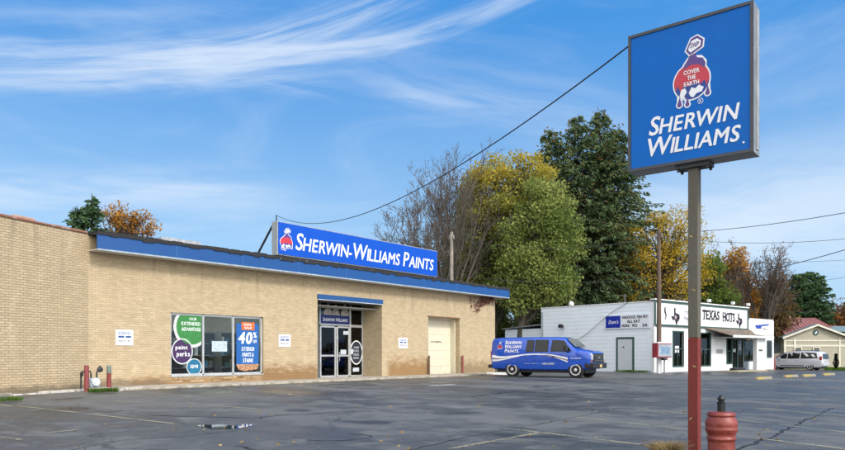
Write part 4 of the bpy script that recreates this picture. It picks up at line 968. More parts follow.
w = MB(); P = [TW(-.06, 1.9, 4.66), TW(-.13, 3.2, 4.0), TW(-.13, 5.2, 2.6), TW(-.12, 6.2, 2.1)]; w.tube(P, .018, 6); tag(w.build('service_cable', pm('grey cable', (.16, .17, .18), .6)), 'grey cable running down the side wall behind the blue van', 'cable')
# kerb island before the porch
w = MB(); w.box(T(731, HOR, -2.4)[0], T(761, HOR, -2.4)[0], -2.9, -2.0, -.6, .07); struct(w.build('porch_kerb', worn_mat('yellowed kerb', (.34, .31, .22), (.40, .31, .10), .5, 1.6, .85), None, bevel=.03, loc=(AT[0], AT[1], 0), rz=RT))
w = MB(); w.box(7.6, 9.1, -1.75, -1.3, 0, .22); tag(w.build('rubber_mat', pm('black rubber', (.02, .02, .02), .8), None, bevel=.05, loc=(AT[0], AT[1], 0), rz=RT), 'black rolled mat on the ground left of the porch', 'mat')
# weeds along the side wall
C_ = []
for i in range(26):
    p = TW(-.25-random.random()*.35, random.uniform(.2, 9.), 0); C_.append(p)
V = []
for p in C_:
    for j in range(60):
        a = rng.uniform(0, 6.28); r = .3*math.sqrt(rng.random()); h = rng.uniform(.05, .2); q = np.array([p.x+r*math.cos(a), p.y+r*math.sin(a), 0]); s = np.array([math.cos(a*3), math.sin(a*3), 0])*.012
        tip = q+np.array([rng.normal()*.06, rng.normal()*.06, h]); V += [q-s, (q+tip)/2-s, tip, (q+tip)/2+s]
tag(quads_obj('verge_grass', np.array(V), M_grass), 'green weeds along the side wall of the white diner', 'grass', kind='stuff')
# box sign on a post by the corner
bsn = thing('box_sign', 'small lit box sign with red sides on a post by the diner corner', 'sign', tuple(W(664.5, HOR, 43.2).xy)+(0,), RT-R(12))
w = MB(); w.tube([(.1, .1, 0), (.1, .1, .85)], .05, 8); w.build('post', pm('post grey', (.25, .25, .26), .6), bsn)
w = MB(); w.box(-.62, .62, -.02, .42, .98, 1.86); w.build('cabinet', pm('box sign red', (.30, .03, .04), .5), bsn, bevel=.02)
w = MB(); w.box(-.56, .58, -.045, -.0225, 1.05, 1.80); fcb = w.build('sign_face', pm('box sign face', (.22, .27, .33), .3, c2=(.34, .40, .46), scale=3.), bsn)
w = MB(); put_text(w, [('3', 1), ('B', 1), ('3', 1)], -.38, .4, 1.22, 1.64, -.05, .03); w.build('lettering', pm('box sign blue', (.12, .24, .40), .4), fcb)
w = MB(); w.box(-.64, .64, -.05, .44, 1.862, 1.92); w.build('cap', M_white, bsn)
w = MB(); w.box(-.05, .3, -.02, .2, .82, .975); w.build('bracket', pm('dark steel', (.05, .05, .055), .5, .4), bsn)
w = MB(); w.lathe([(.14, -.012), (.14, .012)], (.32, -.05, .84), 16, 'y'); w.build('round_plate', pm('pale round plate', (.55, .5, .5), .5), bsn)

# ================================================================== VEHICLES
M_tyre = pm('tyre rubber', (.012, .012, .013), .75); M_rim = pm('wheel silver', (.62, .63, .65), .35, .2); M_blk = pm('black plastic', (.015, .016, .018), .5)
M_cglass = pm('car glass', (.012, .014, .016), .06, var=.05)
M_chrome = pm('chrome', (.6, .6, .62), .15, .9); M_amber = pm('amber lens', (.5, .18, .02), .2); M_lamp = pm('clear lamp', (.6, .62, .64), .12, .3)
class Body:
    """lofted vehicle body: stations along x, each (x, zbot, zsill, zbelt, ztop, wbot, wbelt, wtop)"""
    def __init__(s, st): s.st = st
    def at(s, x):
        st = s.st
        if x <= st[0][0]: return st[0]
        for a, b in zip(st, st[1:]):
            if x <= b[0]: f = (x-a[0])/(b[0]-a[0]); return tuple(p+(q-p)*f for p, q in zip(a, b))
        return st[-1]
    def sect(s, q):
        x, zb, zs, zl, zt, wb, wl_, wt = q; h = zt-zl
        return [(0, zb), (wb*.93, zb), (wb, zb+.06), (wl_, zs+(zl-zs)*.55), (wl_*.992, zl), (wl_*.992+(wt-wl_*.992)*.85, zl+h*.80), (wt-.035*min(1, h), zl+h*.93), (wt-.14*min(1, h+.3), zt-.005), (0, zt+.012)]
    def y(s, x, z):
        c = s.sect(s.at(x))[1:]
        for (y0, z0), (y1, z1) in zip(c, c[1:]):
            if z0 <= z <= z1+1e-6 and z1 > z0: return y0+(y1-y0)*(z-z0)/(z1-z0)
        return c[-1][0]
    def mesh(s):
        mb = MB(); n = None; V = []; 
        for q in s.st:
            c = s.sect(q); ring = [(q[0], y, z) for y, z in c] + [(q[0], -y, z) for y, z in c[-2:0:-1]]; n = len(ring); V += ring
        f = []
        for i in range(len(s.st)-1):
            for j in range(n): f.append((i*n+j, i*n+(j+1) % n, (i+1)*n+(j+1) % n, (i+1)*n+j))
        f += [tuple(range(n)), tuple(range((len(s.st)-1)*n, len(s.st)*n))]
        mb.add(V, f); return mb
    def panel(s, mb, pts, side, off=.006, dens=.12):
        """side panel: outline in (x,z) laid on the flank, subdivided so that it follows it"""
        P = []
        for (a, b) in zip(pts, pts[1:]+pts[:1]):
            k = max(1, int(math.hypot(b[0]-a[0], b[1]-a[1])/dens)); P += [(a[0]+(b[0]-a[0])*i/k, a[1]+(b[1]-a[1])*i/k) for i in range(k)]
        mb.add([(x, side*(s.y(x, z)+off), z) for x, z in P], [tuple(range(len(P)))])
    def strip(s, mb, top, bot, side, off=.007):
        n = len(top); V = [(x, side*(s.y(x, z)+off), z) for x, z in top]+[(x, side*(s.y(x, z)+off), z) for x, z in bot]
        mb.add(V, [(i, i+1, n+i+1, n+i) for i in range(n-1)])
def carve(o, centres, r, wd):
    """wheel arches cut out of the body"""
    c = MB()
    for (x, z) in centres:
        for sd in (-1, 1): c.lathe([(r, -.5*wd), (r, .5*wd)], (x, sd*(.98-.3+.25), z), 28, 'y')
    cu = c.build('cutter', M_blk); m = o.modifiers.new('b', 'BOOLEAN'); m.operation = 'DIFFERENCE'; m.object = cu; m.solver = 'EXACT'; m.use_self = True
    dg = bpy.context.evaluated_depsgraph_get(); me = bpy.data.meshes.new_from_object(o.evaluated_get(dg)); o.modifiers.clear(); o.data = me
    bpy.data.objects.remove(cu); me.shade_smooth(); me.set_sharp_from_angle(angle=R(32))
def wheel(parent, x, y, r, wd, side, spokes=5, rim=M_rim):
    t = MB(); t.lathe([(r*.66, -wd/2), (r*.93, -wd/2), (r, -wd/2+.03), (r, wd/2-.03), (r*.93, wd/2), (r*.66, wd/2)], n=28, axis='y')
    o = t.build('wheel', M_tyre, parent, smooth=True, loc=(x, y, r))
    m = MB(); yo = side*wd/2
    m.lathe([(r*.66, yo*.99), (r*.62, yo*1.02), (r*.60, yo*.7), (r*.1, yo*.62)], n=28, axis='y')
    m.build('rim', pm('rim shade', (.10, .10, .11), .4, .6), o, smooth=True)
    m = MB()
    for i in range(spokes):
        a = 2*math.pi*i/spokes+.3; c, s_ = math.cos(a), math.sin(a)
        m.add([(c*r*.10-s_*r*.10, yo*.98, s_*r*.10+c*r*.10), (c*r*.62-s_*r*.2, yo*1.0, s_*r*.62+c*r*.2), (c*r*.62+s_*r*.2, yo*1.0, s_*r*.62-c*r*.2), (c*r*.10+s_*r*.10, yo*.98, s_*r*.10-c*r*.10)], [(0, 1, 2, 3)])
    m.lathe([(r*.2, yo*.9), (r*.2, yo*1.04), (r*.12, yo*1.1)], n=14, axis='y'); m.ring(0, 0, r*.68, r*.68, r*.13, yo*.97, yo*1.03); m.build('spokes', rim, o, smooth=True)
# ---- blue works van
M_vb = pm('van blue paint', (.006, .070, .45), .22, 0., var=.06, coat=1.)
def paint_van():
    RWY, FWY = W(513, HOR, 37.0), W(576, HOR, 35.1); RWY.z = FWY.z = 0
    hd = (FWY-RWY).normalized(); rz = math.atan2(hd.y, hd.x)
    mid = (RWY+FWY)/2; left = Vector((-hd.y, hd.x, 0))         # camera sees the flank at local -y
    org = mid + left*.86 - hd*.2
    t = thing('paint_van', 'blue works van with white lettering and swoosh parked at the shop corner', 'van', (org.x, org.y, 0), rz)
    st = [(-2.80, .50, .62, 1.18, 1.92, .88, .93, .80), (-2.72, .42, .60, 1.20, 2.03, .93, .985, .83), (-2.3, .40, .58, 1.22, 2.08, .95, 1.0, .84), (-.8, .38, .58, 1.22, 2.09, .96, 1.0, .845), (.7, .38, .58, 1.22, 2.08, .96, 1.0, .84),
          (1.22, .38, .58, 1.26, 2.05, .96, 1.0, .80), (1.34, .38, .58, 1.28, 2.00, .96, 1.0, .79), (1.86, .38, .58, 1.30, 1.50, .96, .995, .84), (2.0, .40, .58, 1.28, 1.46, .96, .99, .86), (2.55, .44, .60, 1.20, 1.38, .95, .98, .86), (2.72, .50, .66, 1.14, 1.32, .93, .965, .85), (2.78, .58, .70, 1.08, 1.22, .88, .93, .83)]
    B = Body(st); o = B.mesh().build('body', M_vb, t, smooth=True, sharp=32)
    carve(o, [(-1.55, .42), (1.95, .42)], .49, .56)
    gl = MB(); sl_ = MB()
    for sd in (-1, 1):
        W_ = [[(.66, 1.36), (1.72, 1.36), (1.66, 1.48), (1.28, 1.86), (.72, 1.89)], [(-.22, 1.35), (.46, 1.35), (.46, 1.90), (-.22, 1.90)], [(-.72, 1.35), (-.34, 1.35), (-.34, 1.90), (-.66, 1.90)]]
        for q in W_:
            w = MB(); B.panel(w, q, sd, .024); p = w.build('side_window', M_cglass, t)
            w = MB(); B.panel(w, [(a+(.03 if a > sum(c[0] for c in q)/len(q) else -.03), b+(.03 if b > 1.5 else -.03)) for a, b in q], sd, .016); w.build('seal', M_blk, p)
        for xx in (.62, -.26, -.76):
            w = MB(); B.strip(w, [(xx, .62), (xx, .9), (xx, 1.22), (xx, 1.6), (xx, 1.95)], [(xx+.012, .62), (xx+.012, .9), (xx+.012, 1.22), (xx+.012, 1.6), (xx+.012, 1.95)], sd, .003); w.build('door_gap', M_blk, t)
        w = MB(); w.box(.70, .86, sd*B.y(.8, 1.05)-.015, sd*B.y(.8, 1.05)+.03*sd+.015*0, 1.04, 1.08); w.build('door_handle', M_blk, t)
    # opaque windscreen pane, its pale greenish reflection put into the base colour
    w = MB(); w.add([(1.36, -.70, 1.945), (1.83, -.80, 1.53), (1.83, .80, 1.53), (1.36, .70, 1.945)], [(0, 1, 2, 3)]); w.v = [(p[0]+.035, p[1], p[2]+.05) for p in w.v]; ws = w.build('windscreen', pm('windscreen glass', (.15, .19, .19), .07, var=.1, coat=1.), t)
    w = MB(); w.bar((1.90, -.35, 1.53), (1.70, -.1, 1.74), .02); w.bar((1.90, .3, 1.53), (1.70, .5, 1.73), .02); w.build('wiper', M_blk, ws)
    w = MB()
    B.strip(w, *(lambda xs: ([(x, z+hh) for x, z, hh in xs], [(x, z) for x, z, hh in xs]))([(-2.70, 1.00, .16), (-2.3, .98, .11), (-1.9, 1.0, .08), (-1.4, 1.06, .07), (-.8, 1.14, .06), (-.2, 1.17, .06), (.4, 1.13, .08), (.9, 1.02, .13), (1.3, .88, .2), (1.55, .78, .25)]), -1)
    B.strip(w, *(lambda xs: ([(x, z+hh) for x, z, hh in xs], [(x, z) for x, z, hh in xs]))([(-2.70, .80, .12), (-2.4, .82, .10), (-1.95, .90, .07), (-1.5, 1.0, .04), (-1.1, 1.08, .015)]), -1)
    sw = w.build('swoosh', M_let, t)
    w = MB(); B.strip(w, *(lambda xs: ([(x, z+hh) for x, z, hh in xs], [(x, z) for x, z, hh in xs]))([(.1, 1.14, .025), (.5, 1.12, .04), (.9, 1.04, .05), (1.3, .93, .06), (1.55, .85, .07)]), -1, .011)
    B.strip(w, [(-2.70, .99), (-2.3, .97), (-1.9, .99)], [(-2.70, .94), (-2.3, .94), (-1.9, .985)], -1, .011); w.build('swoosh_shade', pm('swoosh grey', (.22, .16, .17), .5), sw)
    fv = lambda x, y, z: (x, -(B.y(x, z)+.008)+y, z)
    w = MB()
    for i, (tt, x1) in enumerate(((('S', 'HERWIN'), -1.02), (('W', 'ILLIAMS'), -1.02), (('P', 'AINTS.'), -1.12))): put_text(w, [(tt[0], 1.22), (tt[1], 1.)], -1.98, x1, 1.72-.22*i, 1.91-.22*i, 0, .034, .2, f=fv, gap=.26)
    put_text(w, '1-800-PAINT', .15, .85, .66, .76, 0, .02, .2, f=fv); put_text(w, 'ASK SHERWIN', 1.7, 2.25, .96, 1.02, 0, .02, f=fv); put_text(w, 'sherwin-williams.com', -.85, .05, .70, .745, 0, .01, .2, f=fv)
    w.build('lettering', M_let, t)
    # emblem on the flank, fitted to the side by moving its flat parts outwards
    e = emblem(t, -2.27, 1.62, .34, .50, -(B.y(-2.27, 1.55)+.012), .002, words=False, reg=False)
    # front end
    w = MB(); w.box(2.66, 2.83, -.72, .72, .80, 1.24); gr = w.build('grille', M_blk, t, bevel=.02)
    w = MB()
    for z in (.86, .98, 1.10): w.box(2.832, 2.845, -.66, .66, z, z+.022)
    w.box(2.832, 2.85, -.13, .13, .96, 1.08); w.build('bars', M_chrome, gr)
    w = MB(); w.box(2.68, 2.92, -.96, .96, .48, .76); w.box(2.42, 2.68, -.985, -.90, .50, .74); w.box(2.42, 2.68, .90, .985, .50, .74); w.build('front_bumper', M_blk, t, bevel=.04, seg=3)
    for sd in (-1, 1):
        w = MB(); w.box(2.55, 2.80, min(sd*.72, sd*.945), max(sd*.74, sd*.945), .90, 1.20); h = w.build('headlight', M_lamp, t, bevel=.03)
        w = MB(); w.box(2.5, 2.78, min(sd*.74, sd*.95), max(sd*.74, sd*.95), .80, .89); w.build('turn_signal', M_amber, h)
        w = MB(); w.box(1.42, 1.60, min(sd*1.06, sd*1.28), max(sd*1.06, sd*1.28), 1.34, 1.62); w.bar((1.5, sd*.96, 1.40), (1.5, sd*1.1, 1.44), .05); w.build('wing_mirror', M_blk, t, bevel=.04, seg=3)
        w = MB(); w.box(-2.84, -2.74, min(sd*.80, sd*.93), max(sd*.80, sd*.93), .95, 1.35); w.build('tail_light', pm('tail lens', (.3, .01, .012), .2), t, bevel=.02)
    w = MB(); w.box(2.922, 2.935, -.16, .16, .53, .68); w.build('number_plate', pm('plate yellow', (.5, .38, .16), .5), t)
    w = MB(); w.box(-2.98, -2.74, -.95, .95, .46, .64); w.build('rear_bumper', M_blk, t, bevel=.03)
    w = MB(); w.box(-2.5, 2.4, -.78, .78, .24, .42); w.build('underframe', M_blk, t)
    for x in (-1.55, 1.95):
        for sd in (-1, 1): wheel(t, x, sd*.84, .41, .26, sd)
    return t
paint_van()
# ---- silver minivan
M_vs = pm('silver paint', (.52, .54, .57), .35, .1, var=.03, coat=.6)
def minivan():
    rz = math.atan2(.73, -.68); c = W(801.5, HOR, 66)
    c = W(796, HOR, 66)
    t = thing('minivan', 'silver minivan parked before the beige house', 'minivan', (c.x, c.y, gz(c.x, c.y)), rz)
    st = [(-2.55, .42, .5, .95, 1.30, .78, .84, .60), (-2.48, .34, .48, 1.0, 1.55, .88, .92, .62), (-2.28, .28, .45, 1.03, 1.72, .92, .97, .68), (-1.2, .25, .42, 1.04, 1.78, .94, .99, .72), (.1, .25, .42, 1.03, 1.76, .94, .99, .72),
          (.7, .25, .42, 1.02, 1.66, .94, .99, .68), (1.65, .26, .42, .96, 1.08, .94, .98, .78), (2.2, .28, .45, .85, .96, .92, .95, .78), (2.5, .32, .48, .72, .82, .84, .86, .7), (2.6, .36, .5, .62, .68, .72, .74, .6)]
    B = Body(st); o = B.mesh().build('body', M_vs, t, smooth=True, sharp=32); carve(o, [(-1.5, .33), (1.62, .33)], .40, .56)
    for sd in (-1, 1):
        for q in ([(.5, 1.07), (1.48, 1.06), (.75, 1.55), (.5, 1.62)], [(-.62, 1.08), (.42, 1.07), (.42, 1.63), (-.62, 1.66)], [(-2.15, 1.10), (-.72, 1.08), (-.72, 1.66), (-2.0, 1.62)]):
            w = MB(); B.panel(w, q, sd, .008); w.build('side_window', M_cglass, t)
        for xx in (.46, -.67):
            w = MB(); B.strip(w, [(xx, .5), (xx, .8), (xx, 1.04)], [(xx+.014, .5), (xx+.014, .8), (xx+.014, 1.04)], sd, .003); w.build('door_gap', M_blk, t)
        w = MB(); w.box(-.50, -.32, sd*.985-.02, sd*.985+.02, .90, .93); w.box(.62, .78, sd*.985-.02, sd*.985+.02, .90, .93); w.build('door_handle', M_chrome, t)
        w = MB(); w.box(1.0, 1.2, min(sd*1.0, sd*1.18), max(sd*1.0, sd*1.18), 1.02, 1.17); w.build('wing_mirror', M_vs, t, bevel=.04, seg=3)
        w = MB(); w.box(-2.50, -2.30, min(sd*.80, sd*.965), max(sd*.80, sd*.965), .95, 1.28); w.build('tail_light', pm('tail lens', (.3, .01, .012), .2), t, bevel=.03)
        w = MB(); w.box(2.2, 2.5, min(sd*.66, sd*.92), max(sd*.66, sd*.92), .66, .80); w.build('headlight', M_lamp, t, bevel=.03)
        w = MB(); B.strip(w, [(x, .46) for x in (-1.0, 0, 1.1)], [(x, .38) for x in (-1.0, 0, 1.1)], sd, .01); w.build('side_trim', M_blk, t)
    w = MB(); w.add([(-2.50, -.66, 1.52), (-2.56, -.78, 1.06), (-2.56, .78, 1.06), (-2.50, .66, 1.52)], [(0, 1, 2, 3)]); w.v = [(p[0]-.03, p[1], p[2]) for p in w.v]; w.build('rear_window', M_cglass, t)
    w = MB(); w.add([(.80, -.62, 1.60), (1.60, -.76, 1.14), (1.60, .76, 1.14), (.80, .62, 1.60)], [(0, 1, 2, 3)]); w.v = [(p[0]+.03, p[1], p[2]+.05) for p in w.v]; w.build('windscreen', M_cglass, t)
    w = MB(); w.box(-2.64, -2.45, -.86, .86, .40, .66); w.build('rear_bumper', M_vs, t, bevel=.05, seg=3)
    w = MB(); w.box(-2.59, -2.575, -.25, .25, .76, .88); w.build('number_plate', pm('plate pale', (.5, .5, .52), .5), t)
    for s_ in (-.55, .55):
        w = MB(); w.tube([(-2.0, s_, 1.77), (-1.9, s_, 1.83), (.1, s_, 1.82), (.2, s_, 1.77)], .018, 6); w.build('roof_rail', M_blk, t)
    w = MB(); w.box(-2.3, 2.3, -.78, .78, .18, .32); w.build('underframe', M_blk, t)
    for x in (-1.5, 1.62):
        for sd in (-1, 1): wheel(t, x, sd*.84, .33, .22, sd)
minivan()

# ================================================================== FAR RIGHT: beige house, fence, small things
gzr = -.30
M_beige = siding_mat('beige siding', (.34, .32, .245), .2, .78); M_trim = pm('cream trim', (.60, .57, .48), .6)
HX = W(816, HOR, 76).x
hs = thing('beige_house', 'beige sided house with red roof and a round emblem on its gable', 'house', (HX, 76, gzr))
k = 76/F; zz = lambda v: EYE+(HOR-v)*k-gzr
hwid = 32*k+.05
w = MB(); w.poly([(-hwid, 0), (hwid, 0), (hwid, zz(337)), (0, zz(325)), (-hwid, zz(337))], 0, .6); w.build('wall', M_beige, hs)
w = MB()
for s_ in (-1, 1): w.poly([(s_*(hwid+.25), zz(337)-.12), (0, zz(325)-.0), (0, zz(325)+.14), (s_*(hwid+.25), zz(337)+.02)], -.35, .6)
hr = w.build('roof', pm('grey shingle', (.12, .15, .16), .85, var=.3), hs)
w = MB()
for s_ in (-1, 1): w.poly([(s_*(hwid+.27), zz(337)-.22), (0, zz(325)-.1), (0, zz(325)+.1), (s_*(hwid+.27), zz(337)-.02)], -.40, -.352)
w.build('barge_board', M_trim, hr)
w = MB(); w.box(-hwid, hwid, -.04, -.002, zz(346.5), zz(344.8)); w.box(-hwid, hwid, -.04, -.002, zz(341.2), zz(340)); w.box((795-816)*k-.08, (795-816)*k+.08, -.05, -.003, 0, zz(337)-.1) if 0 else None
for u in (784.8, 794.5, 839.5): w.box((u-816)*k-.1, (u-816)*k+.1, -.055, -.042, 0, zz(338.5))
w.build('trim_board', M_trim, hs)
for u in (798, 816.3):
    x = (u-816)*k; z0, z1 = zz(353), zz(347)
    w = MB(); w.box(x-.42, x+.42, -.08, -.057, z0, z1); wd = w.build('window', M_trim, hs); w = MB(); w.box(x-.30, x+.30, -.09, -.081, z0+.1, z1-.1); w.build('pane', M_dk, wd); w = MB(); w.box(x-.31, x+.31, -.1, -.091, (z0+z1)/2-.02, (z0+z1)/2+.03); w.build('glazing_bar', pm('bar grey', (.3, .32, .33), .5), wd)
w = MB(); cx, cz = (815.6-816)*k, zz(332.6); w.lathe([(.30, -.05), (.30, -.01)], (cx, 0, cz), 20, 'y'); em = w.build('round_emblem', pm('emblem green', (.02, .07, .07), .5), hs); w = MB(); w.poly([(cx-.12, cz-.1), (cx+.04, cz+.14), (cx+.16, cz+.1), (cx-.02, cz-.16)], -.06, -.052); w.build('emblem_mark', M_let, em)
# main range with the red metal roof behind
w = MB(); w.box(-3.0, 12, .61, 9, 0, zz(333)); w.build('rear_wall', M_beige, hs)
k2 = 81/F; z2 = lambda v: EYE+(HOR-v)*k2-gzr
M_rroof = pm('red metal roof', (.20, .09, .082), .7, c2=(.27, .135, .12), scale=3.)
w = MB(); w.add([(-3.1, .62, zz(334.5)), (3.6, .62, zz(334.5)), (2.66, 5, z2(318)), (-1.74, 5, z2(318)), (-3.1, 9.5, zz(334.5)), (3.6, 9.5, zz(334.5))], [(0, 1, 2, 3), (3, 2, 5, 4), (0, 3, 4), (1, 5, 2), (0, 4, 5, 1)]); rr = w.build('red_roof', M_rroof, hs)
w = MB()
for i in range(14):
    f = i/13; w.bar((-3.1+6.7*f, .62, zz(334.5)+.03), (-1.74+4.4*f, 5, z2(318)+.03), .05)
w.build('roof_seam', pm('seam red', (.42, .12, .11), .5), rr)
w = MB(); w.box(-.6, -.2, 4.8, 5.2, z2(318)-.2, z2(316.5)); w.build('chimney', pm('pale clay', (.42, .27, .21), .8), rr)
w = MB(); w.add([(1.2, .63, zz(331)), (9, .63, zz(333)), (9, 3.2, zz(325.6)), (1.2, 3.2, zz(324.2)), (1.2, 3.4, zz(334)), (9, 3.4, zz(334))], [(0, 1, 2, 3), (0, 3, 4), (1, 5, 2), (3, 2, 5, 4), (0, 4, 5, 1)]); w.build('grey_roof', pm('slate blue shingle', (.13, .19, .21), .85, var=.25), hs)
# timber fence between diner and house
fn = thing('board_fence', 'weathered board fence behind the front of the minivan', 'fence', tuple(W(770, HOR, 73).xy)+(gzr,), 0)
w = MB(); x = 0
for i in range(15): w.box(x, x+.16, 0, .03, .05, 1.55+random.uniform(-.04, .04)); x += .175
w.build('boards', pm('weathered board', (.26, .21, .16), .85, var=.3, scale=3.), fn)
w = MB()
for z in (.4, 1.2): w.box(0, 2.6, .031, .08, z, z+.09)
w.build('rail', pm('weathered board', (.26, .21, .16), .85), fn)
# red post by the diner, with a dry bush behind
t = thing('red_post', 'short red post between the diner and the silver minivan', 'post', tuple(W(773.3, HOR, 60).xy)+(gz(*W(773.3, HOR, 60).xy),)); w = MB(); w.lathe([(.17, 0), (.16, .9), (.13, 1.12), (.03, 1.2)], n=14); w.build('post', M_bred, t, smooth=True); w = MB(); w.lathe([(.20, 0), (.20, .1)], n=14); w.build('foot', M_conc, t)
t = thing('dark_shrub', 'slim almost black upright shrub on the lawn right of the minivan', 'shrub', tuple(W(836, HOR, 68).xy)+(gzr-.02,))
C_ = []
for i in range(1400):
    z = rng.random(); r = .13+.16*math.exp(-((z-.42)/.2)**2); r *= (1 if z > .2 else .7)
    a = rng.uniform(0, 6.28); q = r*math.sqrt(rng.random()); C_.append((q*math.cos(a), q*math.sin(a), .05+z*1.5))
leaves_obj('foliage', C_, .05, leaf_mat('near black leaf', [(.006, .007, .006), (.012, .015, .010), (.02, .02, .016)], trans=.05), t)
w = MB(); w.tube([(0, 0, 0), (0, 0, 1.4)], [.04, .01], 6); w.build('stem', pm('bark dark', (.05, .04, .03), .9), t)
# lawn by the house
w = MB(); P = [W(824, HOR, 64.5), W(870, HOR, 60), W(890, HOR, 80), W(826, HOR, 77)]
w.add([(p.x, p.y, gz(p.x, p.y)+.03) for p in P], [(0, 1, 2, 3)]); struct(w.build('lawn', earth_mat()))
V = []
for i in range(6000):
    a, b = rng.random(2); p = P[0]*(1-a)*(1-b)+P[1]*a*(1-b)+P[2]*a*b+P[3]*(1-a)*b; h = rng.uniform(.05, .16); q = np.array([p.x, p.y, gz(p.x, p.y)]); an_ = rng.uniform(0, 6.28); s = np.array([math.cos(an_), math.sin(an_), 0])*.02; tip = q+np.array([rng.normal()*.05, rng.normal()*.05, h]); V += [q-s, (q+tip)/2-s, tip, (q+tip)/2+s]
tag(quads_obj('lawn_grass', np.array(V), M_grass), 'short green lawn grass beside the beige house', 'grass', kind='stuff')
# parking blocks
M_yel = worn_mat('worn yellow block', (.33, .25, .07), (.23, .215, .18), .55, 3., .8)
def block(p, lab, m, rz, L=1.83):
    w = MB(); h = .13; w.add([(-L/2, -.1, 0), (L/2, -.1, 0), (L/2, .1, 0), (-L/2, .1, 0), (-L/2+.05, -.06, h), (L/2-.05, -.06, h), (L/2-.05, .06, h), (-L/2+.05, .06, h)], [(3, 2, 1, 0), (4, 5, 6, 7), (0, 1, 5, 4), (1, 2, 6, 5), (2, 3, 7, 6), (3, 0, 4, 7)])
    tag(w.build('parking_block', m, None, bevel=.015, loc=(p.x, p.y, gz(p.x, p.y)), rz=rz), lab, 'parking block', 'concrete parking blocks')
ra = math.atan2(.63, .78)
for (u, v), lab in (((763.3, 379.3), 'yellow parking block nearest the diner porch, leftmost of its row'), ((790.6, 377.2), 'yellow parking block in front of the front wheel of the minivan'), ((808.5, 376.6), 'yellow parking block in front of the rear wheel of the minivan'), ((828.3, 375.3), 'yellow parking block at the right end of the row')):
    p = G(u, v); block(p, lab, M_yel, ra, 1.5)
block(W(499.5, HOR, 40.6), 'white parking block at the shop corner behind the van rear wheel', M_white, RS-R(62), 1.6)

# ================================================================== TREES
def bark(name, c): return pm(name, c, .9, var=.35, scale=2.5, bump=.04, bscale=9.)
M_bark = bark('grey brown bark', (.10, .082, .065)); M_barkd = bark('dark bark', (.055, .043, .034)); M_twig = pm('bare twig', (.098, .082, .066), .9, var=.2)
class Tubes:
    """light tube collector for branches (n-sided, numpy)"""
    def __init__(s): s.v = []; s.f = []; s.c = 0
    def add(s, pts, rad, n=4):
        P = np.asarray(pts, float); m = len(P); d = np.gradient(P, axis=0); d /= np.linalg.norm(d, axis=1)[:, None]+1e-9
        ref = np.array([.31, .17, .94]) if abs(d[0][2]) < .9 else np.array([1., .1, .2])
        a = np.cross(d, ref); a /= np.linalg.norm(a, axis=1)[:, None]+1e-9; b = np.cross(d, a); r = np.asarray(rad, float)
        for j in range(n):
            t = 2*math.pi*j/n; s.v.append(P+(a*math.cos(t)+b*math.sin(t))*r[:, None])
        o = s.c
        for i in range(m-1):
            for j in range(n):
                q = (j+1) % n; s.f.append((o+j*m+i, o+q*m+i, o+q*m+i+1, o+j*m+i+1))
        s.c += n*m
    def build(s, name, m, parent):
        V = np.concatenate(s.v); me = bpy.data.meshes.new(name); n = len(s.f)
        me.vertices.add(len(V)); me.vertices.foreach_set('co', V.astype('f').ravel())
        me.loops.add(4*n); me.loops.foreach_set('vertex_index', np.array(s.f, 'i').ravel())
        me.polygons.add(n); me.polygons.foreach_set('loop_start', np.arange(0, 4*n, 4, dtype='i')); me.polygons.foreach_set('loop_total', np.full(n, 4, dtype='i'))
        me.update(calc_edges=True); me.shade_smooth(); me.materials.append(m)
        o = bpy.data.objects.new(name, me); col.objects.link(o); o.parent = parent; return o
def curve_pts(p, q, sag, n=5, wob=.0):
    p, q = np.asarray(p, float), np.asarray(q, float); t = np.linspace(0, 1, n)[:, None]
    c = p+(q-p)*t; c[:, 2] += (np.sin(t*math.pi)*sag)[:, 0]
    if wob: c[1:-1] += rng.normal(size=(n-2, 3))*wob
    return c
